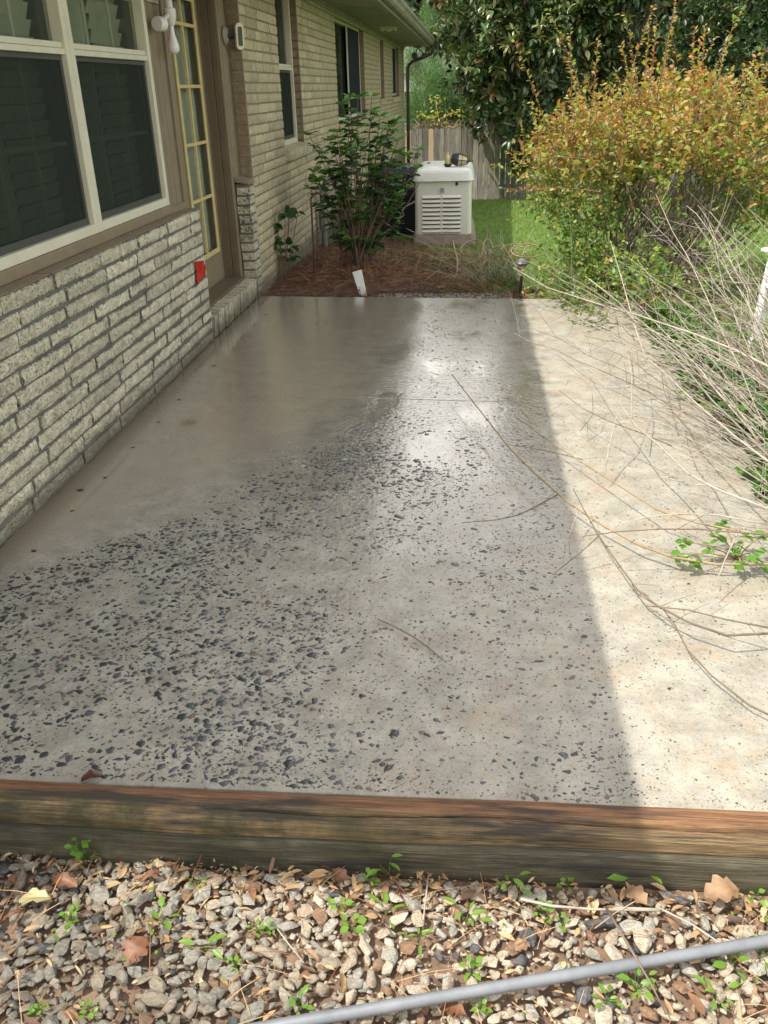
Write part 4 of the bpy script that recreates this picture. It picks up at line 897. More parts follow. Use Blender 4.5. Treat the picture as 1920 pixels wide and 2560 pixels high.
# ------------------------------------------------------------------ fence
m_pk = [pmat('picket_grey', (.40, .365, .31), (.15, .135, .115), 4, .85, .5, 60, stretch=(9, 1, .7), rand=.8, bd=.006), pmat('picket_fresh', (.62, .49, .32), (.48, .37, .23), 3, .8, .4, 60, stretch=(6, 1, .5), rand=.3, bd=.006)]
FY = 25.2; fz = gz(FY); fence = empty('fence', (3, FY, fz)); tag(fence, 'weathered grey wooden picket fence at the end of the lawn', 'fence')
pmesh = []
for i in range(4):
    r = random.Random(i); mb = MB(); h = 1.82; c = .03
    mb.add([(-.068, 0, 0), (.068, 0, 0), (.068, 0, h - c), (.068 - c, 0, h), (-.068 + c, 0, h), (-.068, 0, h - c)] + [(x, .018, z) for x, z in ((-.068, 0), (.068, 0), (.068, h - c), (.038, h), (-.038, h), (-.068, h - c))], [(0, 1, 2, 3, 4, 5), (11, 10, 9, 8, 7, 6)] + [(j, 6 + j, 6 + (j + 1) % 6, (j + 1) % 6) for j in range(6)])
    pmesh.append(mb)
pm_ = [[p.mesh('picket', m_) for p in pmesh] for m_ in m_pk]
x = -2.6; i = 0
while x < 11:
    r_ = br.random(); mtl = 1 if (i in (3, 4, 5, 6, 10) or r_ < .08) else 0
    o = link('picket', pm_[mtl][i % 4], fence, (x - 3, br.uniform(-.006, .006), br.uniform(-.02, .02)), (0, br.uniform(-.006, .006), 0)); x += .143 + br.choice((.004, .004, .008, .016)); i += 1
for z in (.3, .95, 1.55): par(MB().box(-2.6, 11, FY + .03, FY + .07, fz + z, fz + z + .09).build('rail', m_pk[0]), fence)
for x in np.arange(-2.3, 11, 2.4): par(MB().box(x, x + .09, FY + .07, FY + .16, fz - .1, fz + 1.7).build('post', m_pk[0]), fence)
# neighbour's house glimpsed past the corner
nb = empty('neighbor_house', (-7, 46, -1.4)); tag(nb, 'pale neighbouring house barely seen through the trees past the downspout', 'house')
m_nw = pmat('pale_siding', (.55, .56, .58), (.48, .49, .50), 2, .7)
par(MB().box(-14, -1.0, 44, 50, -1.4, 2.2).build('wall', m_nw), nb)
par(MB().add([(-14.5, 43.5, 2.1), (-.5, 43.5, 2.1), (-.5, 47, 3.7), (-14.5, 47, 3.7), (-14.5, 50.5, 2.1), (-.5, 50.5, 2.1)], [(0, 1, 2, 3), (3, 2, 5, 4), (0, 3, 4), (1, 5, 2)]).build('roof', m_roof), nb)
for x in (-3.2, -1.9): f_ = par(MB().box(x, x + .7, 43.97, 44.0, .2, 1.4).build('window', m_white), nb); o = MB().box(x + .08, x + .62, 43.95, 43.97, .28, 1.32).build('pane', m_blk); o.parent = f_
# ------------------------------------------------------------------ white chair at the right
wc = empty('garden_chair', (2.02, 5.45, -.05)); tag(wc, 'white plastic garden chair half hidden behind the dry twigs at the right', 'chair')
m_wc = pmat('white_chair_plastic', (.78, .79, .80), (.70, .71, .73), 6, .4)
ang_ = math.radians(-60); Rz = Matrix.Rotation(ang_, 3, 'Z'); cc_ = Vector((2.12, 5.45, -.06))
def cpt(x, y, z): p = Rz @ Vector((x, y, z)); return (p.x + cc_.x, p.y + cc_.y, p.z + cc_.z)
def slabq(name, pts, t, dirv):
    mb = MB(); k = len(pts); mb.add([cpt(*p) for p in pts] + [cpt(p[0] + dirv[0] * t, p[1] + dirv[1] * t, p[2] + dirv[2] * t) for p in pts], [tuple(range(k)), tuple(range(2 * k - 1, k - 1, -1))] + [(i, (i + 1) % k, k + (i + 1) % k, k + i) for i in range(k)])
    return par(mb.build(name, m_wc, bevel=.006), wc)
slabq('seat', [(-.24, -.22, .42), (.24, -.22, .42), (.21, .22, .40), (-.21, .22, .40)], .025, (0, 0, -1))
for i in range(5): x = -.19 + i * .095; slabq('back_slat', [(x - .035, .22, .44), (x + .035, .22, .44), (x * 1.08 + .035, .36, .84 + .04 * math.cos(i - 2)), (x * 1.08 - .035, .36, .84 + .04 * math.cos(i - 2))], .015, (0, 1, 0))
slabq('back_rail', [(-.25, .365, .82), (.25, .365, .82), (.16, .385, .90), (-.16, .385, .90)], .02, (0, 1, 0))
for sx in (-1, 1):
    slabq('armrest', [(sx * .24, -.24, .63), (sx * .30, -.24, .63), (sx * .29, .30, .65), (sx * .24, .30, .65)], .022, (0, 0, -1))
    slabq('leg', [(sx * .24, -.24, 0), (sx * .29, -.24, 0), (sx * .27, -.20, .62), (sx * .22, -.20, .62)], .05, (0, 1, 0))
    slabq('leg', [(sx * .23, .28, 0), (sx * .28, .28, 0), (sx * .25, .22, .64), (sx * .20, .22, .64)], .05, (0, 1, 0))
# ------------------------------------------------------------------ metal conduit lying on the gravel
m_galv = pmat('galvanised_steel', (.235, .245, .26), (.16, .17, .18), 14, .5, .2, 120, metal=.3, dirt=((.22, .21, .2), 30, .66))
p0, p1 = onz(640, 2573, -.075), onz(1919, 2352, -.075); d_ = p1 - p0
tag(MB().tube([tuple(p0 - d_ * .6), tuple(p0), tuple((p0 + p1) / 2 + [0, .002, -.002]), tuple(p1), tuple(p1 + d_ * .5)], .0118, 14).build('metal_pipe', m_galv, smooth=True), 'long galvanised steel pipe lying diagonally across the gravel', 'pipe')
# ------------------------------------------------------------------ garden hose by the lawn edge
m_hose = pmat('tan_hose', (.34, .22, .12), (.25, .155, .08), 18, .5)
def hose_pts(px, zs, n=6):
    P = [onz(u, v_, z) for (u, v_), z in zip(px, zs)]; out = []
    for i in range(len(P) - 1):
        a = P[max(i - 1, 0)]; b_ = P[i]; c = P[i + 1]; d = P[min(i + 2, len(P) - 1)]
        for t in np.linspace(0, 1, n, endpoint=False): out.append(.5 * ((2 * b_) + (c - a) * t + (2 * a - 5 * b_ + 4 * c - d) * t ** 2 + (3 * b_ - a - 3 * c + d) * t ** 3))
    return [tuple(p) for p in out] + [tuple(P[-1])]
M = lambda a, b_: (950 + a * .2411, 350 + b_ * .2411)
px = [M(470, 1480), (M(600, 1528)), M(720, 1490), M(790, 1400), M(800, 1250), M(770, 1120), M(755, 1045), M(760, 1100), M(810, 1260), M(850, 1340), M(930, 1370), M(1010, 1370)]
hm = MB(); hm.tube(hose_pts(px, [-.02, -.02, -.02, .02, .08, .14, .17, .13, .06, 0, -.02, -.02]), .0085, 6)
px = [M(1010, 1370), M(1090, 1250), M(1080, 1130), M(1040, 1050), M(960, 1040), M(870, 1080), M(840, 1150), M(900, 1230), M(1000, 1250), M(1060, 1180), M(1080, 1060), M(1130, 1030), M(1170, 1110), M(1140, 1200)]
hm.tube(hose_pts(px, [-.02, 0, .04, .06, .06, .04, .0, 0, 0, .03, .07, .07, .04, 0]), .0080, 6)
for k_, (ca, cb_, ra, rb) in enumerate(((1330, 1150, 190, 60), (1420, 1130, 160, 50), (1530, 1150, 170, 70))):
    px = [M(ca + ra * math.cos(t_), cb_ + rb * math.sin(t_)) for t_ in np.linspace(.3 * k_, 5.6 + .2 * k_, 9)]
    hm.tube(hose_pts(px, [0, .01, .03, .05, .06, .05, .03, .01, 0], 4), .0065, 6)
tag(hm.build('garden_hose', m_hose, smooth=True), 'tan garden hose looped loosely on the grass in front of the generator', 'hose')
# ------------------------------------------------------------------ grass, mulch
def rvec(n, up=0): 
    v_ = rng.normal(0, 1, (n, 3)); v_[:, 2] += up; return v_ / np.linalg.norm(v_, axis=1, keepdims=True)
m_gb = [leafmat('grass_blade', (.15, .25, .05), (.09, .17, .038), .5, .3, .3), leafmat('grass_blade_light', (.24, .33, .08), (.17, .25, .06), .5, .3, .3), leafmat('grass_blade_dry', (.30, .24, .11), (.2, .16, .08), .6, .2, .2)]
n = 120000; yy = 7.25 + 17.8 * rng.random(n) ** 2.1; xx = np.interp(yy, [6.9, 7.3, 8, 9.2, 10, 11.5, 13, 40], [.55, .2, -.1, -.45, -.55, -1.0, -1.72, -1.72]) + rng.normal(0, .10, n)
xx = xx + rng.random(n) * (.45 * yy + .6 - xx)
okm = ~((xx > GX0 - .06) & (xx < GX1 + .07) & (yy > GY0 - .06) & (yy < GY1 + .1)) & ((yy > 7.9) | (rng.random(n) < .5))
xx, yy = xx[okm], yy[okm]; n = len(xx); zz = np.interp(yy, [6.9, 7.6, 10.2, 25.2], [-.05, -.04, -.13, -1.33])
T = np.stack([xx, yy, zz], 1); d = rvec(n, 1.7); L_ = rng.uniform(.02, .055, n) * np.clip(.7 + .04 * yy, 1, 1.5)
tag(scatter('lawn_grass', BLADE_V, BLADE_T, frames(d, rvec(n), L_, .0022 + .00045 * yy), T, rng.choice(3, n, p=[.56, .34, .10]), m_gb), 'short green lawn grass with a few dry blades', kind='stuff')
# pine straw mulch
m_ps = [pmat('pine_straw_rust', (.20, .085, .04), (.10, .042, .022), 12, .75), pmat('pine_straw_dark', (.10, .042, .022), (.05, .024, .014), 12, .8), pmat('pine_straw_tan', (.36, .20, .09), (.22, .11, .05), 12, .7)]
n = 26000; xx = rng.uniform(-1.74, 1.9, n); yy = 6.98 + rng.random(n) ** 1.0 * 3.4
edge_ = np.interp(yy, [6.9, 7.3, 8, 9.2, 10, 11], [.75, .35, .05, -.35, -.5, -.8]); k_ = (xx < edge_ + rng.normal(0, .12, n)) | ((yy < 7.35) & (xx > .4) & (rng.random(n) < .5))
k_ &= ~((xx > -.75) & (xx < .3) & (yy < 7.22) & (rng.random(n) < .85))
xx, yy = xx[k_], yy[k_]; n = len(xx)
mound = .05 * np.exp(-((xx + 1.0) / .55) ** 2 - ((yy - 7.9) / .8) ** 2) + .03 * np.exp(-((xx + .3) / .5) ** 2 - ((yy - 7.6) / .25) ** 2)
T = np.stack([xx, yy, np.interp(yy, [6.9, 7.6, 10.2], [-.05, -.035, -.12]) + rng.uniform(0, .02, n) + mound * rng.random(n)], 1)
a = rng.uniform(0, 6.28, n); d = np.stack([np.cos(a), np.sin(a), rng.uniform(-.1, .28, n)], 1); L_ = rng.uniform(.06, .17, n)
tag(scatter('pine_straw', STRIP_V, STRIP_T, frames(d, rvec(n, 2), L_, rng.uniform(.0016, .0040, n), L_ * .8), T, rng.choice(3, n, p=[.42, .34, .24]), m_ps), 'rust brown pine straw mulch in the bed beyond the patio', kind='stuff')
n = 9000; xx = rng.uniform(1.27, 2.0, n); yy = rng.uniform(1.6, 7.0, n); T = np.stack([xx, yy, np.interp(yy, [1.5, 6.9], [-.125, -.045]) + rng.uniform(0, .02, n)], 1); a = rng.uniform(0, 6.28, n)
d = np.stack([np.cos(a), np.sin(a), rng.uniform(-.1, .3, n)], 1); L_ = rng.uniform(.05, .15, n)
tag(scatter('pine_straw', STRIP_V, STRIP_T, frames(d, rvec(n, 2), L_, rng.uniform(.0012, .0028, n), L_ * .7), T, rng.choice(3, n, p=[.5, .35, .15]), m_ps), 'rust brown needle mulch under the shrubs beside the right edge of the patio', kind='stuff')
mb = MB(); mb.add([(-1.76, 6.97, -.047), (.9, 6.97, -.047), (.45, 7.3, -.035), (0, 8, -.045), (-.4, 9.2, -.08), (-.8, 10.6, -.125), (-1.76, 12, -.25)], [(0, 1, 2, 3, 4, 5, 6)])
tag(mb.build('mulch_bed', pmat('dark_damp_mulch', (.055, .033, .022), (.03, .02, .014), 20, .8, .7, 60, bd=.01)), kind='structure')
mb = MB(); vs = []; g_ = random.Random(8)
n = 1400; x_ = rng.uniform(-.75, .35, n); y_ = rng.uniform(6.98, 7.22, n); T = np.stack([x_, y_, np.full(n, -.040)], 1); dd = rvec(n); L_ = rng.uniform(.006, .02, n)
hv, hf = hulls[0]; tag(scatter('pea_gravel', hv, hf, frames(dd, rvec(n, 1), L_, L_), T, rng.choice([0, 1, 1, 3], n), m_st), 'small wet gravel strip between the patio edge and the pine straw', kind='stuff')
n = 2600; yy = rng.uniform(7.15, 9.6, n); ex_ = np.interp(yy, [7.15, 8, 9.2, 10], [.25, -.15, -.6, -.8]); xx = ex_ + rng.normal(0, .22, n); kk_ = (xx > -1.5) & (rng.random(n) < .75); xx, yy = xx[kk_], yy[kk_]; n = len(xx)
T = np.stack([xx, yy, np.interp(yy, [6.9, 7.6, 10.2], [-.05, -.03, -.12])], 1); L_ = rng.uniform(.04, .12, n)
tag(scatter('weedy_grass', BLADE_V, BLADE_T, frames(rvec(n, 1.1), rvec(n), L_, rng.uniform(.003, .006, n)), T, rng.choice(3, n, p=[.5, .25, .25]), m_gb), 'weedy grass straggling from the lawn into the pine straw', kind='stuff')
n = 1500; xx = rng.uniform(-1.5, .3, n); yy = 7.25 + rng.random(n) * 1.6; T = np.stack([xx, yy, np.full(n, -.01) + rng.uniform(0, .05, n)], 1); L_ = rng.uniform(.10, .24, n); a = rng.uniform(0, 6.28, n)
tag(scatter('loose_straw', STRIP_V, STRIP_T, frames(np.stack([np.cos(a), np.sin(a), rng.uniform(-.2, .6, n)], 1), rvec(n, 2), L_, rng.uniform(.002, .004, n), L_ * 1.2), T, rng.choice(3, n, p=[.4, .1, .5]), m_ps), 'loose arching straw on top of the mulch', kind='stuff')
# ------------------------------------------------------------------ plant builders
m_bark = pmat('grey_bark', (.26, .21, .16), (.14, .11, .085), 14, .85, .5, 70); m_twig = pmat('brown_twig', (.21, .14, .09), (.12, .08, .05), 20, .8)
def bez(p0, p1, p2, n=8):
    return [tuple((1 - t) ** 2 * np.array(p0) + 2 * t * (1 - t) * np.array(p1) + t * t * np.array(p2)) for t in np.linspace(0, 1, n)]
def leaves_along(pts, nper, L_, spread, r):
    """returns positions, directions for leaves set along a twig"""
    P_, D_ = [], []; pts = np.array(pts)
    seg = len(pts) - 1
    for i in range(nper):
        t = (i + .5) / nper * seg; k_ = min(int(t), seg - 1); p = pts[k_] + (pts[k_ + 1] - pts[k_]) * (t - k_); ax_ = pts[k_ + 1] - pts[k_]; ax_ = ax_ / (np.linalg.norm(ax_) + 1e-9)
        q = np.array([r.gauss(0, 1) for _ in range(3)]); q -= ax_ * (q @ ax_); q /= np.linalg.norm(q) + 1e-9
        P_.append(p); D_.append(ax_ * r.uniform(.2, .9) + q * spread)
    return P_, D_
class Fol:
    def __init__(s): s.P = []; s.D = []; s.L = []; s.W = []; s.M = []; s.Nn = []
    def add(s, P_, D_, L_, W_, m, nup=.8):
        for p, d in zip(P_, D_): s.P.append(p); s.D.append(d); s.L.append(L_() if callable(L_) else L_); s.W.append(W_); s.M.append(m() if callable(m) else m); s.Nn.append(nup)
    def build(s, name, mats, parent, tv=LEAF_V, tf=LEAF_T, smooth=False):
        P_ = np.array(s.P); D_ = np.array(s.D); L_ = np.array(s.L); W_ = L_ * np.array(s.W); nn = rvec(len(P_)) * .8; nn[:, 2] += np.array(s.Nn)
        o = scatter(name, tv, tf, frames(D_, nn, L_, W_), P_ - (np.array(parent.location) if parent else 0), np.array(s.M), mats, parent, smooth); return o
def pbuild(mb, name, mat, parent, **k):
    o = mb.build(name, mat, smooth=True, **k)
    if name in ('stems', 'twigs', 'limbs', 'branches', 'runners'): o['kind'] = 'stuff'
    return par(o, parent)
# ------------------------------------------------------------------ big orange tipped bush
bush = empty('crape_myrtle_bush', (1.45, 7.3, -.04)); tag(bush, 'large spreading bush with orange and yellow new leaves over green lower leaves', 'bush')
r = random.Random(21); fo = Fol(); st_ = MB(); tw = MB()
m_lf = [leafmat('orange_leaf', (.45, .245, .09), (.34, .17, .06), .45, .4, tcol=(1.4, 1.1, .5)), leafmat('gold_leaf', (.43, .35, .10), (.33, .255, .07), .45, .4, tcol=(1.3, 1.2, .4)), leafmat('yellow_green_leaf', (.30, .34, .065), (.21, .26, .045), .45, .4), leafmat('green_leaf', (.10, .21, .035), (.06, .14, .025), .4, .35), leafmat('red_tip_leaf', (.45, .11, .05), (.32, .07, .03), .45, .4, tcol=(1.4, .9, .6))]
def lm(z, e):
    def f():
        t = z - .10 + r.gauss(0, .17)
        if t > .88: return r.choices((0, 1, 2, 4), (.36, .38, .26, .0))[0]
        if t > .62: return r.choices((0, 1, 2, 3, 4), (.14, .31, .45, .10, .0))[0]
        if t > .40: return r.choices((1, 2, 3), (.15, .50, .35))[0]
        return r.choices((2, 3), (.25, .75))[0]
    return f
bases = [(r.uniform(1.05, 1.85), r.uniform(6.95, 7.65), -.05) for _ in range(26)]
def crown_pt():
    while True:
        x, y, z = r.uniform(.45, 3.1), r.uniform(6.5, 8.6), r.uniform(.25, 1.62)
        e = ((x - 1.75) / 1.25) ** 2 + ((y - 7.5) / .95) ** 2
        zt = 1.42 - .28 * e - (.08 if x < .9 else 0); zb = .72 + .1 * math.sin(x * 5) - (.5 if x < .95 and y < 7.1 else 0)
        if e < 1 and zb - .25 < z < zt and (z > zb or r.random() < .28): return x, y, z, e
for i in range(150):
    b_ = r.choice(bases); x, y, z, e = crown_pt(); mid = (b_[0] * .6 + x * .4, b_[1] * .6 + y * .4, z * .62)
    pts = bez(b_, mid, (x, y, z), 7); (st_).tube(pts, [.011 * (1 - .75 * t) * r.uniform(.6, 1.2) for t in np.linspace(0, 1, 7)], 5, cap=False)
clumps_ = [crown_pt() for _ in range(150)]
for i in range(2500):
    while True:
        c4 = r.choice(clumps_); x, y, z, e = c4[0] + r.gauss(0, .10), c4[1] + r.gauss(0, .09), c4[2] + r.gauss(0, .07), c4[3]
        if z > .12: break
    L_ = r.uniform(.10, .26); out = np.array([(x - 1.6) * .55, (y - 7.4) * .5, .55 + .5 * r.random()]) + np.array([r.gauss(0, .35) for _ in range(3)]); out /= np.linalg.norm(out)
    p0 = np.array([x, y, z]); p1 = p0 + out * L_; tw.tube([tuple(p0), tuple((p0 + p1) / 2 + np.array([r.gauss(0, .01) for _ in range(3)])), tuple(p1)], [.0028, .002, .0012], 3, cap=False)
    P_, D_ = leaves_along([p0, (p0 + p1) / 2, p1], r.randint(7, 11), .03, .9, r); fo.add(P_, D_, lambda: r.uniform(.030, .056), .55, lm(z - .22 * (.3 if x > 1 else 0) + .02, e))
for i in range(44):                         # long sprigs above the crown
    x = r.uniform(.5, 2.9); y = r.uniform(6.8, 7.9); z = 1.22 - .2 * ((x - 1.75) / 1.25) ** 2; L_ = r.uniform(.22, .72); out = np.array([(x - 1.5) * .35 + r.gauss(0, .25), r.gauss(-.05, .2), 1.0]); out /= np.linalg.norm(out)
    p0 = np.array([x, y, z]); p2 = p0 + out * L_; pm2 = (p0 + p2) / 2 + [r.gauss(0, .03), 0, .02]; pts = bez(p0, pm2, p2, 6); tw.tube(pts, [.004, .0036, .003, .0026, .002, .0014], 4, cap=False)
    P_, D_ = leaves_along(pts[1:], int(L_ * 60), .03, .8, r); fo.add(P_, D_, lambda: r.uniform(.024, .042), .5, lambda: r.choices((0, 1, 2, 4), (.40, .34, .24, .02))[0])
for (u0, v0, u1, v1, Y_s, nl) in ((1400, 420, 1285, 100, 6.9, 40), (1480, 300, 1370, 20, 7.0, 36), (1500, 480, 1262, 480, 6.8, 34), (1480, 400, 1275, 405, 6.9, 26), (1640, 260, 1690, 0, 6.9, 34), (1740, 300, 1850, 30, 7.2, 34), (1780, 330, 1905, 120, 7.1, 30), (1560, 240, 1635, 10, 7.3, 30), (1430, 330, 1425, 60, 7.4, 22), (1600, 250, 1560, 30, 7.1, 26)):
    a, b_ = ony(u0, v0, Y_s), ony(u1, v1, Y_s - .1); pts = bez(a, (a + b_) / 2 + [.0, 0, .05], b_, 8); tw.tube(pts, [.005 - .0005 * k_ for k_ in range(8)], 4, cap=False)
    P_, D_ = leaves_along(pts[1:], nl, .03, .9, r); fo.add(P_, D_, lambda: r.uniform(.026, .045), .52, lambda: r.choices((0, 1, 2, 4), (.36, .34, .28, .02))[0])
# low green skirt hanging over the patio edge
def skirt(cx, cy, cz, rx, ry, rz, n):
    for i in range(n):
        p0 = np.array([cx + r.gauss(0, rx), cy + r.gauss(0, ry), max(.01, cz + r.gauss(0, rz))]); out = np.array([r.gauss(-.3, .5), r.gauss(-.3, .4), r.gauss(.2, .5)]); out /= np.linalg.norm(out); L_ = r.uniform(.08, .2); p1 = p0 + out * L_; p1[2] = max(p1[2], .01)
        tw.tube([tuple(p0), tuple(p1)], [.002, .001], 3, cap=False); P_, D_ = leaves_along([p0, p1], r.randint(5, 9), .03, .9, r)
        fo.add(P_, D_, lambda: r.uniform(.022, .045), .6, lambda: r.choices((1, 2, 3), (.05, .35, .60))[0])
skirt(.95, 6.75, .32, .20, .2, .13, 150); skirt(.78, 6.6, .12, .12, .14, .07, 60); skirt(.82, 6.0, .10, .05, .10, .05, 24); skirt(1.15, 6.8, .12, .2, .2, .1, 110); skirt(.60, 6.95, .72, .10, .15, .07, 36); skirt(1.15, 5.95, .34, .18, .2, .10, 60); skirt(1.5, 6.0, .3, .2, .3, .15, 70); skirt(1.45, 6.6, .15, .2, .25, .12, 80); skirt(.70, 6.85, .50, .10, .1, .08, 30)
pbuild(st_, 'stems', m_bark, bush); pbuild(tw, 'twigs', m_twig, bush); fo.build('foliage', m_lf, bush); print('bush leaves', len(fo.P))
# ------------------------------------------------------------------ dry twiggy shrub on the right
dry = empty('dry_shrub', (1.45, 3.9, -.05)); tag(dry, 'tangle of bare pale twigs of a dry shrub arching over the right of the patio', 'shrub')
m_dry = pmat('pale_dry_stem', (.46, .41, .33), (.26, .225, .18), 25, .75, .2, 80); m_dry2 = pmat('brown_dry_stem', (.20, .15, .105), (.12, .088, .06), 25, .75, .2, 80); m_dry3 = pmat('ochre_stem', (.36, .26, .14), (.24, .17, .09), 25, .7, .2, 80)
r = random.Random(4); heap = [MB(), MB()]
def twigset(mbx, pts, n, lmin, lmax, rad0):
    pts = np.array(pts)
    for i in range(n):
        t = r.uniform(.25, .97) * (len(pts) - 1); k_ = int(t); p = pts[k_] + (pts[min(k_ + 1, len(pts) - 1)] - pts[k_]) * (t - k_); ax_ = pts[min(k_ + 1, len(pts) - 1)] - pts[max(k_ - 1, 0)]; ax_ /= np.linalg.norm(ax_) + 1e-9
        q = np.array([r.gauss(0, 1) for _ in range(3)]); q -= ax_ * (q @ ax_); q /= np.linalg.norm(q) + 1e-9; L_ = r.uniform(lmin, lmax); e = p + (ax_ * .6 + q * .75) * L_; e[2] = max(e[2], .012)
        m_ = (p + e) / 2 + q * L_ * .08; m_[2] = max(m_[2], .012); mbx.tube(bez(p, m_, e, 4), [rad0, rad0 * .8, rad0 * .65, rad0 * .4], 3, cap=False)
stems = []
for i in range(1500):
    if len(stems) >= 400: break
    bx_, by = r.uniform(1.30, 2.3), r.choice((r.uniform(2.3, 5.3), r.uniform(2.2, 3.8))); b_ = np.array([bx_, by, -.03]); ub, vb = proj(b_); ub, vb = float(ub[0]), float(vb[0])
    an = math.radians(r.choice((r.gauss(42, 9), r.gauss(50, 10), r.gauss(30, 8), r.gauss(78, 16)))); Lp = r.uniform(320, 980); u, v_ = ub - Lp * math.cos(an), vb - Lp * math.sin(an)
    ty = by + r.uniform(-.1, 1.9) * Lp / 700; e = ony(u, v_, ty)
    if e[2] < .04 or e[2] > 1.0 or v_ < 455 or (u < 1400 and v_ > 900) or u < 1230 or (v_ < 620 and u < 1560): continue
    c_ = (b_ * .5 + e * .5) + np.array([r.gauss(0, .06), r.gauss(0, .06), r.uniform(.02, .22)])
    pts = bez(b_, c_, e, 11); pts = [(p[0] + r.gauss(0, .007), p[1] + r.gauss(0, .007), p[2] + r.gauss(0, .005)) for p in pts]; r0 = r.uniform(.0014, .0040)
    which = 0 if r.random() < .72 else 1; stems.append(1)
    if len(stems) < 240 and len(stems) % 5 == 0:
        mb = MB(); mb.tube(pts, [r0 * 1.25 * (1 - .65 * t) for t in np.linspace(0, 1, 11)], 6); pbuild(mb, 'stem', (m_dry, m_dry2)[which], dry)
    else: heap[which].tube(pts, [r0 * (1 - .65 * t) for t in np.linspace(0, 1, 11)], 4, cap=False)
    twigset(heap[which], pts, r.randint(3, 7), .06, .34, .0012)
print('dry stems', len(stems))
C5 = lambda a, b_: (1100 + a * .4943, 600 + b_ * .4943)
hero = [([(60, 680), (200, 860), (350, 1050), (490, 1190), (640, 1320), (800, 1430), (1000, 1540), (1180, 1605), (1400, 1640), (1659, 1640), (2000, 1600)], .09, .04, .0055, 2),
        ([(110, 1430), (290, 1415), (400, 1390), (500, 1340), (600, 1285)], .05, .07, .0032, 1),
        ([(390, 900), (500, 980), (620, 1060), (750, 1145), (900, 1240), (1100, 1365), (1300, 1430), (1500, 1470), (1659, 1495), (1950, 1500)], .06, .14, .0042, 2),
        ([(675, 1260), (730, 1370), (820, 1520), (910, 1650), (1000, 1770), (1100, 1850), (1250, 1930), (1450, 2000), (1659, 1990), (1950, 1900)], .10, .06, .0042, 1),
        ([(970, 1740), (1000, 1790), (1130, 1870), (1190, 1950), (1250, 2070), (1370, 2200), (1560, 2350), (1700, 2420)], .05, .03, .0030, 1),
        ([(670, 510), (770, 670), (900, 820), (1000, 950), (1100, 1030), (1250, 1180), (1400, 1260), (1659, 1360)], .22, .30, .0040, 0),
        ([(370, 140), (540, 240), (820, 330), (1000, 380), (1300, 480), (1500, 560), (1659, 640), (1900, 760)], .55, .55, .0055, 0),
        ([(520, 350), (690, 390), (870, 480), (1100, 640), (1300, 830), (1500, 1000), (1700, 1150)], .35, .40, .0040, 0),
        ([(730, 1497), (900, 1475), (1100, 1462), (1300, 1462), (1659, 1490), (1900, 1520)], .16, .20, .0036, 1),
        ([(820, 1500), (900, 1440), (1050, 1400), (1200, 1385), (1400, 1390), (1659, 1440)], .12, .22, .0030, 0),
        ([(890, 330), (940, 520), (970, 700), (970, 900)], .40, .20, .0030, 0), ([(950, 620), (900, 870), (860, 1020), (830, 1190)], .30, .06, .0030, 0),
        ([(600, 760), (720, 850), (850, 915), (1000, 970), (1170, 1040)], .12, .2, .0028, 1), ([(770, 780), (775, 880), (710, 965)], .14, .06, .0022, 1), ([(1120, 655), (1130, 750), (1170, 860), (1260, 960), (1330, 1080)], .3, .3, .0035, 1),
        ([(860, 0), (920, 200), (980, 420), (1040, 600)], .7, .4, .0035, 0), ([(320, 1030), (450, 1050), (600, 1080), (720, 1110)], .03, .04, .0022, 1), ([(565, 1695), (700, 1590), (800, 1500)], .02, .12, .0025, 1), ([(620, 1640), (650, 1500), (700, 1370)], .02, .09, .0022, 0),
        ([(1040, 1850), (1250, 1870), (1450, 1920), (1659, 1960)], .05, .1, .0032, 1), ([(1380, 1780), (1440, 1620), (1510, 1470)], .05, .18, .0028, 0)]
for px, z0, z1, rad_, mi in hero:
    k_ = len(px); P_ = [onz(*C5(a, b_), z0 + (z1 - z0) * i / (k_ - 1)) for i, (a, b_) in enumerate(px)]
    mb = MB(); mb.tube([tuple(p) for p in P_], [rad_ * (.45 + .55 * i / (k_ - 1)) for i in range(k_)], 6)
    for i in range(1, k_ - 1): 
        p = P_[i] + (P_[i + 1] - P_[i]) * r.random(); mb.lathe([(0, -.004), (rad_ * 1.35, 0), (0, .005)], tuple(p), 6, axis=tuple(P_[i + 1] - P_[i]))
        if r.random() < .55: q = rvec(1)[0] * r.uniform(.015, .05); mb.tube([tuple(p), tuple(p + q * [1, 1, .4])], [rad_ * .4, rad_ * .2], 4)
    pbuild(mb, 'stem', (m_dry, m_dry2, m_dry3)[mi], dry); twigset(heap[min(mi, 1)], P_, 2, .05, .18, .0011)
m_ = MB()
pbuild(heap[0], 'pale_twigs', m_dry, dry)['kind'] = 'stuff'; pbuild(heap[1], 'brown_twigs', m_dry2, dry)['kind'] = 'stuff'
# green undergrowth below the dry shrub
def toothed():   # broad serrated leaf template
    V = [(0, 0, 0)]; prof = [(.12, .22), (.22, .24), (.30, .38), (.42, .36), (.50, .44), (.62, .34), (.70, .34), (.82, .18)]
    for x_, w_ in prof: V.append((x_, w_, .05))
    V.append((1, 0, -.1))
    for x_, w_ in prof[::-1]: V.append((x_, -w_, .05))
    c = len(V); V.append((.5, 0, -.03)); F = [(i, (i + 1) % c, c) for i in range(c)]; return V, F
TO_V, TO_F = toothed()
m_und = [leafmat('fresh_green_leaf', (.13, .27, .035), (.08, .19, .025), .35, .35), leafmat('deep_green_leaf', (.045, .13, .02), (.03, .085, .015), .35, .3)]
und = empty('leafy_sprigs', tuple(onz(1760, 1270, .02))); tag(und, 'bright green toothed leaves on low sprigs over the patio at the right edge', 'plant')
fo = Fol(); mb = MB(); r = random.Random(9)
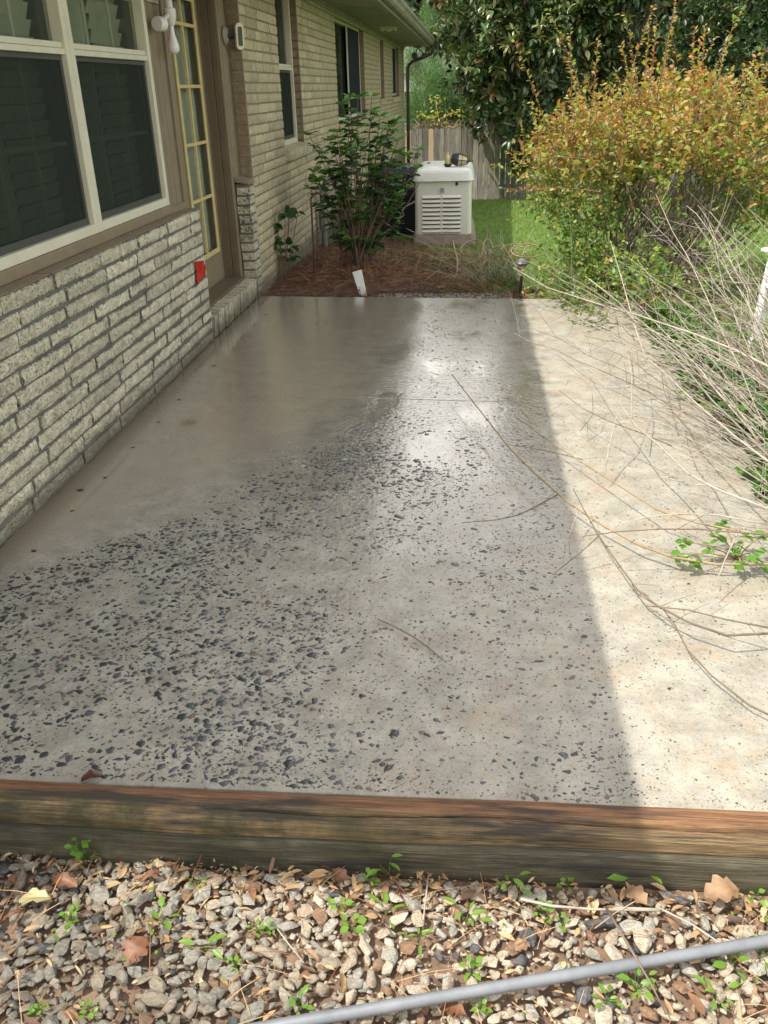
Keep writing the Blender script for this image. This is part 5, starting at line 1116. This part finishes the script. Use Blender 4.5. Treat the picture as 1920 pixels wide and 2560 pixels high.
for (a, b_, zz_) in ((1230, 1530, .06), (1215, 1600, .05), (1290, 1640, .04), (1430, 1440, .10), (1400, 1500, .09), (1360, 1555, .06), (1500, 1560, .05), (1520, 1650, .04), (1590, 1600, .06), (1640, 1500, .10), (1640, 1660, .05), (1560, 1500, .07)):
    p = onz(*C5(a, b_), zz_); s_ = onz(*C5(1500, 1620), .0); mb.tube(bez(s_, (s_ + p) / 2 + [0, 0, .04], p, 5), .0022, 5)
    for k_ in range(6): an = k_ * 1.05 + r.random(); fo.add([p + np.array([0, 0, r.uniform(-.01, .015)])], [(math.cos(an), math.sin(an), r.uniform(-.4, .5))], lambda: r.uniform(.024, .042), .85, 0, 1.2)
fo.build('leaves', m_und, und, TO_V, TO_F); pbuild(mb, 'stems', m_dry3, und)
ivy = empty('ground_ivy', (1.5, 4.0, -.04)); tag(ivy, 'dark green leafy undergrowth beneath the dry twigs along the patio edge', 'undergrowth'); fo = Fol(); mb = MB()
for i in range(760):
    x, y = 1.25 + abs(r.gauss(0, .24)), r.uniform(2.9, 6.1); h = r.uniform(.02, .20) * (1 if x > 1.3 else .4); p0 = np.array([x, y, -.03]); p1 = p0 + [r.gauss(-.02, .05), r.gauss(0, .05), h + .03]
    if i % 3 == 0: mb.tube([tuple(p0), tuple(p1)], .0016, 3, cap=False)
    for k_ in range(6): an = r.uniform(0, 6.28); fo.add([p1 + np.array([r.gauss(0, .015), r.gauss(0, .015), -r.random() * h * .6])], [(math.cos(an), math.sin(an), r.uniform(-.2, .5))], lambda: r.uniform(.028, .055), .95, lambda: 0 if r.random() < .45 else 1, 1.6)
fo.build('leaves', m_und, ivy, TO_V, TO_F); pbuild(mb, 'stems', m_dry3, ivy)
# ------------------------------------------------------------------ leafy shrub in the bed
hyd = empty('leafy_shrub', tuple(onz(895, 665, -.02))); tag(hyd, 'upright green leafy shrub with many stems in the pine straw against the brick wall', 'shrub')
hc_ = np.array(hyd.location); r = random.Random(14); fo = Fol(); mb = MB(); fb_ = Fol()
m_hy = [leafmat('shrub_leaf', (.075, .18, .035), (.045, .12, .025), .38, .3), leafmat('shrub_leaf_light', (.15, .28, .06), (.10, .21, .045), .38, .35), leafmat('shrub_leaf_dark', (.035, .09, .025), (.022, .06, .018), .4, .2)]
m_dead = [leafmat('dead_brown_leaf', (.13, .065, .035), (.07, .035, .02), .7, .15)]
tips = [(920, 240), (865, 245), (945, 290), (880, 310), (1000, 350), (970, 320), (985, 300), (850, 330), (812, 385), (838, 345), (905, 350), (1035, 420), (795, 455), (870, 400), (940, 400), (985, 420), (830, 430), (1000, 470), (910, 440), (960, 480), (860, 480), (820, 520), (1010, 520), (890, 520), (940, 540), (990, 560), (835, 580), (870, 600), (960, 590), (910, 600), (1020, 390), (1050, 375)]
for i, (u, v_) in enumerate(tips + tips[:20]):
    u += r.gauss(0, 8) if i < len(tips) else r.gauss(-22, 20); v_ += 0 if i < len(tips) else r.uniform(-10, 60); yv = hc_[1] + r.uniform(-.28, .20); e = ony(u, v_, yv); b_ = hc_ + [r.gauss(0, .07), r.gauss(0, .07), -.03]
    c_ = b_ * .55 + e * .45; c_[2] = e[2] * .6; pts = bez(b_, c_, e, 9); mb.tube(pts, [.006 - .0004 * k_ for k_ in range(9)], 5, cap=False)
    for wz in range(r.randint(4, 7)):                    # whorls of leaves down the stem
        t = 1 - wz * r.uniform(.07, .11); k_ = min(int(t * 8), 7); p = np.array(pts[k_]) + (np.array(pts[k_ + 1]) - np.array(pts[k_])) * (t * 8 - k_)
        for q in range(7 if wz == 0 else 5): an = q * 2.4 + r.random(); fo.add([p], [(math.cos(an), math.sin(an), r.uniform(.0, .7) if wz == 0 else r.uniform(-.4, .4))], lambda: r.uniform(.060, .110), .55, (lambda w=wz: 1 if (w == 0 and r.random() < .7) else r.choice((0, 0, 2))), 1.2)
    if r.random() < .55:
        t = r.uniform(.6, .9); p = np.array(pts[int(t * 8)]); fb_.add([p + np.array([0, 0, -.01 * j]) for j in range(3)], [(r.gauss(0, .25), r.gauss(0, .25), -1) for j in range(3)], lambda: r.uniform(.06, .10), .32, 0, .1)
for i in range(44): an = r.uniform(0, 6.28); b_ = hc_ + [.10 * math.cos(an) * r.random(), .10 * math.sin(an) * r.random(), -.03]; e = b_ + [r.gauss(0, .12), r.gauss(0, .12), r.uniform(.3, .8)]; mb.tube(bez(b_, (b_ + e) / 2 + [r.gauss(0, .02), 0, 0], e, 5), [.005, .0045, .004, .003, .002], 4, cap=False)
for (u0, v0, u1, v1) in ((915, 620, 1028, 440), (930, 640, 1050, 455), (900, 600, 835, 545), (960, 570, 1045, 420)):
    a, b_ = ony(u0, v0, hc_[1]), ony(u1, v1, hc_[1] + .2); mb.tube(bez(a, (a + b_) / 2 - [0, 0, .06], b_, 6), .0045, 5)
pbuild(mb, 'stems', m_twig, hyd); fo.build('foliage', m_hy, hyd); fb_.build('dead_leaves', m_dead, hyd)
vine = empty('wall_vine', tuple(ony(705, 690, 7.9))); tag(vine, 'dark broad leaved seedling growing close to the brick wall left of the hooked rod', 'plant'); fo = Fol(); mb = MB(); r = random.Random(2)
V0 = ony(705, 690, 7.75)
for (u, v_) in ((725, 520), (722, 535), (745, 530), (712, 533), (690, 560), (685, 590), (700, 600), (712, 622), (730, 615), (715, 598), (692, 610), (706, 640), (735, 640), (695, 575)):
    p = ony(u, v_, 7.75 + r.uniform(-.05, .1)); mb.tube(bez(V0 - [0, 0, .2], (V0 + p) / 2 + [.02, 0, 0], p, 5), .003, 4, cap=False)
    for k_ in range(3): an = r.uniform(0, 6.28); fo.add([p], [(math.cos(an), math.sin(an) * .6 - .3, r.uniform(-.6, .2))], lambda: r.uniform(.07, .10), .85, 2, .6)
fo.build('leaves', m_hy, vine); pbuild(mb, 'stems', m_twig, vine)
# grass-like clump with runners at the far edge, and small seedlings
cl = empty('wild_clump', tuple(onz(1240, 718, -.04))); tag(cl, 'straggly low green clump with thin dry runners beside the path light', 'plant'); fo = Fol(); mb = MB(); cb = np.array(cl.location)
for i in range(150): p = cb + [r.gauss(0, .16), abs(r.gauss(0, .12)), 0]; e = p + [r.gauss(0, .10), r.gauss(0, .08), r.uniform(.05, .22)]; mb.tube([tuple(p), tuple(e)], .0013, 3, cap=False); P_, D_ = leaves_along([p, e], 5, 0, .7, r); fo.add(P_, D_, lambda: r.uniform(.015, .035), .35, lambda: r.choice((0, 1)), .8)
fo.build('leaves', m_und, cl); 
for i in range(46): p = cb + [r.gauss(0, .2), r.gauss(.1, .15), 0]; e = p + [r.gauss(-.25, .35), r.gauss(.1, .3), r.uniform(.05, .45)]; mb.tube(bez(p, (p + e) / 2 + [0, 0, r.uniform(.02, .2)], e, 6), .0016, 3, cap=False)
pbuild(mb, 'runners', m_dry, cl)
def weed(u, v_, z, n, L_, name='weed', lab='', grp=None, tv=LEAF_V, tf=LEAF_T, wid=.5, mats=None, upr=.5, h=.02):
    b_ = onz(u, v_, z); e = empty(name, tuple(b_)); tag(e, lab, 'weed', grp); fo = Fol(); mb = MB()
    for i in range(n):
        an = 2.4 * i + r.random(); p = b_ + [r.gauss(0, .004), r.gauss(0, .004), h * r.random()]; q = b_ + np.array([math.cos(an), math.sin(an), 0]) * L_ * r.uniform(.1, .9) + [0, 0, h * r.uniform(.3, 1.4)]
        mb.tube([tuple(b_), tuple(q)], .0008, 3, cap=False); fo.add([q], [(math.cos(an), math.sin(an), r.uniform(-.1, upr))], L_ * r.uniform(.6, 1.1), wid, 0, 1.8)
    fo.build('leaves', mats or m_und[:1], e, tv, tf); pbuild(mb, 'stalk', m_und[0], e); return e
K6 = lambda a, b_: (a / 1.659, 1900 + b_ / 1.659); K7 = lambda a, b_: (960 + a / 1.728, 1900 + b_ / 1.728)
m_wd = [leafmat('weed_leaf', (.17, .30, .04), (.11, .22, .03), .4, .35)]
WS = [(K6(350, 430), 16, .022, 'leafy weed sprouting against the timber at the far left of the gravel', .05, .9), (K6(300, 680), 14, .016, 'frilly weed among grey stones below the left timber weed', .03, .8), (K6(250, 735), 6, .014, 'tiny two lobed weed at the left below the frilly one', .01, .9),
      (K6(680, 690), 4, .028, 'single upright green leaf among stones left of centre', .03, .6), (K6(850, 790), 5, .036, 'weed with three narrow pointed leaves in the middle left gravel', .02, .4), (K6(820, 510), 6, .016, 'small weed at the timber foot left of the middle', .01, .7),
      (K6(1060, 710), 6, .014, 'round leaved weed left of a taller one in mid gravel', .01, .9), (K6(1110, 720), 7, .016, 'lobed weed right of its twin in the mid gravel', .02, .9), (K6(1410, 630), 7, .022, 'fan leaved weed on brown soil near the centre timber', .02, .9), (K6(1460, 710), 7, .022, 'fan leaved weed lower down on the bare soil', .02, .9), (K6(1540, 520), 9, .018, 'bushy weed below the middle of the timber', .03, .8),
      (K7(20, 500), 5, .035, 'tall pointed leaf weed touching the lower timber at the centre', .05, .4), (K7(350, 700), 6, .036, 'light green pointed weed on the bare soil right of centre', .03, .4), (K7(540, 570), 6, .030, 'upright weed at the timber foot right of centre', .04, .45), (K7(790, 535), 6, .020, 'low round leaved weed hugging the timber', .01, .9), (K7(1080, 530), 4, .048, 'large green leaf and stalk rising in front of the timber', .05, .4),
      (K7(680, 665), 8, .020, 'lobed weed beside the dry stalk', .02, .9), (K7(770, 715), 5, .014, 'tiny weed under the dry stalk', .01, .9), (K7(150, 790), 6, .030, 'slender weed left of the bare soil', .03, .35), (K7(380, 920), 8, .022, 'weed clump just above the steel pipe', .02, .7), (K7(1090, 1000), 12, .026, 'dense weed clump just below the steel pipe', .03, .55), (K7(960, 1050), 7, .024, 'weed left of the dense clump below the pipe', .02, .5), (K7(1490, 890), 6, .034, 'broad leaved weed below the pipe at the right', .02, .6), (K7(1430, 1030), 7, .026, 'weed near the bottom right among grey stones', .02, .5), (K7(1620, 840), 9, .030, 'weed at the right edge touching the pipe', .03, .5), (K7(420, 1090), 10, .014, 'tiny leaved weed at the bottom edge below the pipe', .02, .9), (K7(1610, 590), 5, .02, 'small weed at the right end of the timber', .01, .8), (K6(1600, 640), 4, .036, 'narrow oval leaf weed below the centre of the timber', .02, .4), (K6(160, 1050), 8, .014, 'tiny weed in wet stones at the bottom left', .02, .9), (K6(370, 1060), 8, .014, 'tiny weed right of the bottom left one', .02, .9), (K6(980, 860), 8, .016, 'thin weed between brown stones in the lower middle', .02, .6), (K6(1240, 1020), 8, .018, 'weed beside the lower end of the steel pipe', .02, .7)]
for (uv, n_, L_, lab, h_, w_) in WS: weed(*uv, -.115, n_, L_, lab=lab, grp='weeds in the gravel', wid=w_, mats=m_wd, h=h_, tv=(TO_V if w_ >= .9 else LEAF_V), tf=(TO_F if w_ >= .9 else LEAF_T))
n = 900; x = rng.uniform(-1.6, 1.6, n); y = rng.uniform(.5, 1.33, n); T = np.stack([x, y, np.full(n, -.105) + rng.uniform(0, .02, n)], 1)
kk_ = (np.sin(x * 9 + 1) + np.sin(y * 14 + x * 5) + rng.normal(0, .6, n)) > .4; T = T[kk_]; n = len(T); L_ = rng.uniform(.006, .014, n)
tag(scatter('tiny_sprouts', LEAF_V, LEAF_T, frames(rvec(n, .4), rvec(n, 2), L_, L_ * .7), T, np.zeros(n, int), m_wd), 'tiny green sprouts between the stones', kind='stuff')
# larger dead leaves
m_dl = [pmat('dry_tan_leaf', (.30, .19, .10), (.16, .09, .045), 40, .65), pmat('rust_leaf', (.20, .085, .038), (.10, .04, .02), 40, .55), pmat('dark_wet_leaf', (.10, .035, .022), (.05, .02, .014), 40, .3), pmat('green_tan_leaf', (.36, .33, .17), (.26, .23, .11), 40, .5)]
DL = [(K6(150, 600), .085, 3, -.10, 'large half green magnolia leaf on stones at the left', .5, 0.0), (K6(575, 790), .056, 1, -.10, 'curled rust brown leaf among stones at the lower left', 1.1, 1.2), (K6(630, 490), .05, 1, -.105, 'rust brown leaf strip near the timber left of centre', .4, .7), (K6(60, 650), .05, 1, -.10, 'narrow orange leaf at the left edge', .25, .6), (K6(1410, 490), .05, 1, -.11, 'brown leaf tucked under the timber centre', .6, 2.6), (K6(270, 520), .07, 1, -.105, 'reddish leaf behind the left weed', .45, 2.9),
      (K7(1090, 600), .06, 0, -.095, 'tan curled leaf at the timber foot right of centre', .7, 5.4), (K7(1460, 580), .075, 0, -.085, 'big tan curled leaf against the right of the timber', .8, .2), (K7(600, 810), .035, 0, -.105, 'small pale curled leaf on the bare soil', .8, .5), (K7(300, 1095), .05, 1, -.105, 'rust leaf at the bottom edge under the pipe', .7, 6.0), (K6(1290, 815), .038, 0, -.10, 'slim tan leaf in the lower middle', .35, 2.6),
      (K6(385, 82), .06, 2, .008, 'dark wet leaf stuck between the timber and the patio', .5, .1), ((497, 1869), .022, 1, .006, 'small orange brown leaf lying on the patio near the timber', .45, .9)]
for (uv, L_, mi, z, lab, w_, an) in DL:
    p = onz(*uv, z); mb = MB(); vs = []
    for i in range(9):
        t = i / 8; w = w_ * .5 * max(0, math.sin(math.pi * min(1, .08 + t * .92))) ** .8 * (1 + .30 * math.sin(i * 2.3)); cu = .55 * math.sin(t * 3) ; vs += [(t - .5, w, cu * .4 + .10), (t - .5, w * .5, cu * .4 + .02), (t - .5, 0, cu * .4), (t - .5, -w * .5, cu * .4 + .03), (t - .5, -w, cu * .4 + .14)]
    mb.add([(a * L_, b_ * L_, c * L_) for a, b_, c in vs], [(5 * i + j, 5 * i + j + 1, 5 * i + j + 6, 5 * i + j + 5) for i in range(8) for j in range(4)])
    o = mb.build('dead_leaf', m_dl[mi], smooth=True, loc=tuple(p), rot=(r.uniform(-.2, .2), r.uniform(-.2, .2), an)); tag(o, lab, 'leaf', 'fallen leaves')
# small dark leaf scraps on the smooth strip near the wall
SP = [((85, 1377), .016, 'dark leaf scrap nearest the camera on the smooth strip by the wall'), ((180, 1277), .014, 'dark leaf scrap second from the near end of the wall strip'), ((262, 1194), .013, 'round dark scrap beside a grey stain near the wall'), ((200, 1225), .022, 'faded grey leaf print by the wall'), ((333, 1118), .012, 'dark scrap beside the low wall midway'), ((395, 1055), .011, 'small dark scrap just above the midway one'), ((448, 999), .015, 'elongated dark scrap near the wall before the joint'), ((498, 955), .012, 'dark scrap beyond the joint near the wall'), ((535, 914), .018, 'dark scrap in front of the door step'), ((603, 844), .015, 'dark scrap farther along the door step'), ((636, 814), .013, 'dark scrap near the end of the door step'), ((664, 786), .012, 'farthest dark scrap by the wall corner')]
for (uv, s_, lab) in SP:
    p = onz(*uv, .0015); k_ = 9; an = [2 * math.pi * i / k_ for i in range(k_)]; rr_ = [s_ * r.uniform(.5, 1.1) for _ in an]
    mb = MB(); mb.add([(q * math.cos(a), .8 * q * math.sin(a), 0) for q, a in zip(rr_, an)] + [(0, 0, .003)] + [(q * math.cos(a) * .9, .7 * q * math.sin(a), -.001) for q, a in zip(rr_, an)], [(i, (i + 1) % k_, k_) for i in range(k_)] + [(i, k_ + 1 + i, k_ + 1 + (i + 1) % k_, (i + 1) % k_) for i in range(k_)])
    o = mb.build('leaf_scrap', pm_scrap if 'pm_scrap' in globals() else m_dl[2], loc=tuple(p)); tag(o, lab, 'leaf scrap', 'leaf scraps on the patio')
# pine tuft on the smooth strip, twig on the patio, dry stalks in the gravel
n = 60; c_ = onz(470, 1055, .003); T = c_ + np.stack([rng.normal(0, .028, n), rng.normal(0, .016, n), rng.uniform(0, .004, n)], 1); a = rng.normal(.1, .9, n); L_ = rng.uniform(.02, .05, n)
tag(scatter('needle_tuft', STRIP_V, STRIP_T, frames(np.stack([np.cos(a), np.sin(a), np.zeros(n)], 1), np.tile([0, 0, 1.], (n, 1)), L_, np.full(n, .0010), L_ * .3), T, np.ones(n, int), m_ps[:1] + m_ps[2:]), 'small tuft of orange pine needles on the smooth strip near the wall', 'pine needles')
P_ = [onz(u, v_, z) for u, v_, z in ((945, 1548, .004), (985, 1566, .012), (1030, 1590, .014), (1070, 1618, .010), (1108, 1650, .004))]
tag(MB().tube(P_, [.0012, .0018, .0022, .0022, .0016], 6).build('fallen_twig', m_dry2, smooth=True), 'thin brown twig lying alone in the middle of the patio', 'twig')
for (pts_, rd, lab) in (([K7(590, 600), K7(720, 630), K7(900, 645), K7(1190, 650)], .0036, 'pale dry stalk lying on stones near the right of the timber'), ([K7(1190, 640), K7(1330, 710), K7(1450, 790), K7(1480, 860)], .0024, 'thin dry stalk crossing under the steel pipe at the right'), ([K7(960, 640), K7(1020, 740), K7(1090, 860), K7(1150, 960), K7(1220, 1100)], .0030, 'brown stalk crossing over the middle of the steel pipe'), ([K7(1180, 735 - 90), K7(1060, 640), K7(990, 640)], .0026, 'short stalk joining the pale dry stalk'), ([K6(1150, 700), K6(1210, 780), K6(1260, 840)], .0016, 'fine reddish stalk in the lower middle of the gravel'), ([K7(190, 510), K7(180, 600), K7(170, 690)], .0018, 'upright pale straw by the centre weed')):
    P_ = [onz(*q, -.085 + (.03 if 'over' in lab and 1 <= i <= 3 else 0)) for i, q in enumerate(pts_)]; tag(MB().tube(P_, [rd * (1 - .12 * i) for i in range(len(P_))], 6).build('dry_stalk', m_dry if 'brown' not in lab else m_dry2, smooth=True), lab, 'stalk', 'dry stalks in the gravel')
# ------------------------------------------------------------------ trees
def tree(name, label, cat, base, blobs, n_rose, leafL, wid, mats, wts, trunk_r=.14, per=8, seed=1, nlimb=14, tv=LEAF_V, tf=LEAF_T, topz=None, group=None, rose_r=.5, barkm=None):
    r = random.Random(seed); t = empty(name, base); tag(t, label, cat, group); B_ = np.array(base); mb = MB()
    cz = np.mean([b_[2] for b_ in blobs]); top_ = np.array([np.mean([b_[0] for b_ in blobs]), np.mean([b_[1] for b_ in blobs]), cz + 1.0])
    mb.tube(bez(B_ - [0, 0, .2], (B_ + top_) / 2 + [.2, 0, .3], top_, 9), [trunk_r * (1 - .09 * k_) for k_ in range(9)], 8); pbuild(mb, 'trunk', barkm or m_bark, t)
    mb = MB(); tr = np.array(bez(B_, (B_ + top_) / 2 + [.2, 0, .3], top_, 9)); pos = []; vol = [b_[3] * b_[4] * b_[5] for b_ in blobs]
    ends = []
    for i in range(nlimb * 3):
        b_ = r.choices(blobs, vol)[0]; v3 = np.array([r.gauss(0, 1) for _ in range(3)]); v3 /= np.linalg.norm(v3); e = np.array(b_[:3]) + v3 * np.array(b_[3:6]) * r.uniform(.3, .9); s_ = tr[r.randint(3, 8)]
        rr = trunk_r * r.uniform(.12, .35); mb.tube(bez(s_, (s_ + e) / 2 + [0, 0, .25], e, 6), [rr * (1 - .17 * k_) for k_ in range(6)], 5, cap=False)
    pbuild(mb, 'limbs', barkm or m_bark, t)
    # rosettes of leaves gathered in clumps over and inside the blobs
    clumps = []
    for b_ in blobs:
        k_ = max(6, int(n_rose / 14 * b_[3] * b_[4] * b_[5] / sum(vol)))
        for _ in range(k_):
            v3 = np.array([r.gauss(0, 1), r.gauss(0, 1), r.gauss(0, 1)]); v3 /= np.linalg.norm(v3)
            if v3[1] > .25: v3[1] *= -1 if r.random() < .6 else 1
            clumps.append((np.array(b_[:3]) + v3 * np.array(b_[3:6]) * r.uniform(.6, 1.08), v3, r.uniform(.25, .6)))
    P_, D_, Mi = [], [], []
    for c_, v3, cr in clumps:
        for _ in range(14):
            q = np.array([r.gauss(0, 1) for _ in range(3)]); q /= np.linalg.norm(q); p = c_ + q * cr * r.uniform(.4, 1.0) * rose_r * 2; ax_ = v3 * .7 + q * .8 + [0, -.15, .35]; ax_ /= np.linalg.norm(ax_); ww = r.choices(range(len(mats)), wts)[0]
            for k_ in range(per):
                s3 = np.array([r.gauss(0, 1) for _ in range(3)]); s3 -= ax_ * (s3 @ ax_); s3 /= np.linalg.norm(s3) + 1e-9
                P_.append(p + s3 * leafL * .1); D_.append(ax_ * r.uniform(.1, .8) + s3 - np.array([0, 0, .2])); Mi.append(ww if r.random() < .75 else r.choices(range(len(mats)), wts)[0])
    P_ = np.array(P_); D_ = np.array(D_); L_ = rng.uniform(.65, 1.15, len(P_)) * leafL; nn = rvec(len(P_)) * .5; nn[:, 2] += .9
    scatter('crown', tv, tf, frames(D_, nn, L_, L_ * wid), P_ - B_, np.array(Mi), mats, t, smooth=True); print(name, len(P_)); return t
m_mag = [leafmat('magnolia_leaf', (.085, .14, .045), (.045, .08, .025), .33, .15, .5), leafmat('magnolia_leaf_dark', (.035, .07, .024), (.016, .034, .011), .40, .1, .5), leafmat('magnolia_leaf_olive', (.24, .25, .10), (.14, .15, .05), .38, .2, .45), leafmat('magnolia_leaf_brown', (.17, .10, .04), (.10, .06, .03), .5, .2, .3)]
def far(bl, k=1.2): return [(x * k, y * k, 1.5 + (z - 1.5) * k, rx * k, ry * .9, rz * k) for x, y, z, rx, ry, rz in bl]
tree('magnolia_tree', 'big dark glossy magnolia hanging over the wooden fence', 'tree', (4.6, 25.9, gz(25.9)), [(-.50, 24.4, 3.3, .65, .7, 1.3), (-.35, 24.5, 4.9, .9, .8, 1.0), (.15, 24.3, 1.9, .55, .6, .7)] + far([(.35, 20.1, 2.35, .75, 1.0, .9), (.25, 20.2, 3.6, .8, 1.0, 1.0), (.75, 20.0, 1.35, .8, .8, .75), (1.2, 20.0, .35, .42, .45, .42), (1.9, 20.2, 1.9, 1.5, 1.2, 1.4), (.85, 20.2, 2.6, .95, 1.2, 1.3), (2.4, 20.6, 4.6, 1.9, 1.6, 1.9), (4.2, 20.6, 3.2, 2.2, 1.6, 2.4), (1.6, 20.2, .75, .75, .6, .6), (2.2, 20.8, 7.2, 1.4, 1.5, 1.5), (4.6, 20.8, 6.0, 2.2, 1.6, 2.2), (3.4, 20.3, 1.0, 1.0, .9, .7)]), 8600, .225, .42, m_mag, (.42, .26, .26, .06), .24, 8, 3)
tree('evergreen_tree', 'very dark evergreen tree behind the right half of the orange bush', 'tree', (7.2, 19.2, gz(19.2)), [(5.6, 18.2, 2.6, 1.6, 1.3, 2.2), (7.6, 18.3, 2.8, 1.8, 1.4, 2.4), (6.4, 18.4, 5.8, 2.4, 1.5, 2.0), (6.2, 18.0, .5, 2.2, 1.1, .8), (8.8, 18.6, 1.6, 1.2, 1.3, 2.2), (5.2, 18.8, 4.6, 1.4, 1.2, 1.3)], 4600, .15, .45, [m_mag[1], m_mag[0], leafmat('evergreen_leaf', (.055, .12, .03), (.035, .08, .02), .3, .2)], (.5, .3, .2), .2, 8, 5)
tree('young_maple', 'fresh light green small tree at the right edge behind the bush', 'tree', (5.3, 14.0, gz(14)), [(5.0, 13.6, 1.15, .55, .5, .42), (5.5, 13.8, .5, .6, .5, .4)], 420, .085, .75, [leafmat('maple_leaf', (.16, .28, .05), (.11, .21, .035), .4, .45), m_und[0]], (.7, .3), .05, 5, 7, 8)
# junipers built from upright feathery sprays
m_jun = [leafmat('juniper_spray', (.17, .30, .12), (.11, .21, .085), .7, .2, .2), leafmat('juniper_spray_blue', (.14, .25, .12), (.08, .16, .075), .7, .2, .2), leafmat('juniper_spray_brown', (.20, .16, .07), (.12, .09, .04), .8, .1, .2)]
def juniper(label, base, blobs, n_, seed, L0=.26):
    r = random.Random(seed); t = empty('juniper_tree', base); tag(t, label, 'tree', 'junipers behind the fence'); B_ = np.array(base); mb = MB()
    tp = np.array([np.mean([b_[0] for b_ in blobs]), np.mean([b_[1] for b_ in blobs]), max(b_[2] for b_ in blobs)]); mb.tube(bez(B_ - [0, 0, .2], (B_ + tp) / 2, tp, 6), [.12 - .018 * k_ for k_ in range(6)], 7); pbuild(mb, 'trunk', m_bark, t)
    vol = [b_[3] * b_[4] * b_[5] for b_ in blobs]; P_, D_ = [], []
    for i in range(n_):
        b_ = r.choices(blobs, vol)[0]; v3 = np.array([r.gauss(0, 1) for _ in range(3)]); v3 /= np.linalg.norm(v3); c_ = np.array(b_[:3]) + v3 * np.array(b_[3:6]) * r.uniform(.55, 1.0); ax_ = v3 * .55 + np.array([0, -.1, .9]) + np.array([r.gauss(0, .15) for _ in range(3)])
        for k_ in range(34): q = np.array([r.gauss(0, 1) for _ in range(3)]); P_.append(c_ + ax_ * L0 * r.uniform(-.6, .8) + q * .07); D_.append(ax_ + q * .55)
    P_ = np.array(P_); D_ = np.array(D_); L_ = rng.uniform(.5, 1.2, len(P_)) * L0 * .30
    scatter('crown', BLADE_V, BLADE_T, frames(D_, rvec(len(P_)), L_, L_ * .20), P_ - B_, np.repeat(rng.choice(3, n_, p=[.55, .35, .10]), 34), m_jun, t); return t
juniper('bushy bright green juniper just above the fence at the left', (-.7, 27.6, -1.35), [(-1.2, 27.0, .9, .75, .7, .75), (-.55, 27.2, 1.15, .8, .7, .75), (-1.5, 27.3, .35, .6, .6, .7), (-.2, 27.2, .6, .6, .6, .6), (-1.05, 27.0, 1.7, .35, .4, .4)], 1500, 1)
juniper('taller juniper rising behind the gutter corner', (-.2, 30.5, -1.38), [(-.8, 30.2, 3.3, .8, .8, .9), (-.25, 30.0, 3.0, .8, .8, .8), (-.9, 30.2, 4.3, .6, .6, .6), (-1.6, 30.4, 2.2, .6, .6, .8), (-.5, 30.2, 4.6, .9, .8, .9), (.5, 30.1, 3.4, .8, .7, 1.3)], 2400, 2, .30)
juniper('dull juniper at the back between the tall one and the magnolia', (.6, 33.0, -1.4), [(.2, 32.6, 2.6, 1.2, .9, 1.5), (.3, 32.8, 4.2, .8, .8, .9)], 900, 3, .32)
# bare yellowish sapling by the fence
sap = empty('yellow_sapling', (-.7, 25.9, -1.33)); tag(sap, 'thin sapling with sparse yellow leaves above the fence', 'sapling'); fo = Fol(); mb = MB(); r = random.Random(6)
for (pts_) in ([(1080, 330), (1098, 300), (1088, 250)], [(1098, 300), (1125, 285), (1150, 280)], [(1098, 300), (1075, 295), (1060, 290)], [(1120, 315), (1135, 320), (1165, 305)], [(1090, 330), (1120, 318), (1150, 330)]):
    P_ = [ony(u, v_, 25.8) for u, v_ in pts_]; mb.tube(P_, [.022, .016, .010], 5)
    for p in P_[1:]: fo.add([p + np.array([r.gauss(0, .14), r.gauss(0, .1), r.gauss(0, .09)]) for _ in range(22)], [tuple(rvec(1)[0]) for _ in range(22)], lambda: r.uniform(.06, .11), .6, 0, .8)
mb.tube([(-.7, 25.9, -1.4), tuple(ony(1080, 330, 25.8))], [.03, .022], 6); pbuild(mb, 'branches', m_dry3, sap); fo.build('leaves', [leafmat('yellow_leaf', (.42, .38, .08), (.30, .27, .06), .5, .4)], sap)
# brush at the foot and far wood
m_far = [leafmat('far_leaf', (.10, .15, .07), (.06, .10, .05), .7, .2, .2), leafmat('far_leaf_dull', (.14, .16, .10), (.09, .11, .07), .7, .2, .2)]
n = 70000; a = rng.uniform(-1, 1, n); x = rng.uniform(-9, 26, n); y = rng.uniform(50, 56, n) - 0; hh = 7.8 + 1.0 * np.sin(x * .9) + .7 * np.sin(x * 2.3 + 1) + np.where(x > 3, np.clip((x - 3) * 1.0, 0, 8), 0)
z = -1.4 + (hh + 1.4) * rng.random(n) ** .7; L_ = rng.uniform(.4, .8, n)
tag(scatter('distant_woods', LEAF_V, LEAF_T, frames(rvec(n), rvec(n, .6), L_, L_ * .6), np.stack([x, y, z], 1), rng.choice(2, n), m_far), 'hazy distant tree line beyond the neighbouring house', kind='stuff')
n = 5000; x = rng.uniform(-1.6, .6, n); P0 = np.stack([x, rng.uniform(25.6, 26.4, n), rng.uniform(-.4, .62, n)], 1); L_ = rng.uniform(.06, .22, n)
tag(scatter('brush_pile', STRIP_V, STRIP_T, frames(rvec(n), rvec(n), L_, L_ * .06), P0, rng.choice(2, n), [m_dry2, m_bark]), 'dry brown brush behind the fence below the junipers', kind='stuff')
# hedge of tall trees closing the yard on the right (mostly outside the frame)
tree('broadleaf_tree', 'tall dark broadleaf tree at the top right corner', 'tree', (11.0, 17.0, gz(17)), [(10.6, 16.6, 3.0, 2.2, 1.8, 2.6), (10.8, 16.6, 6.2, 2.0, 1.8, 2.0)], 900, .2, .5, m_mag[:3], (.4, .4, .2), .22, 6, 9)
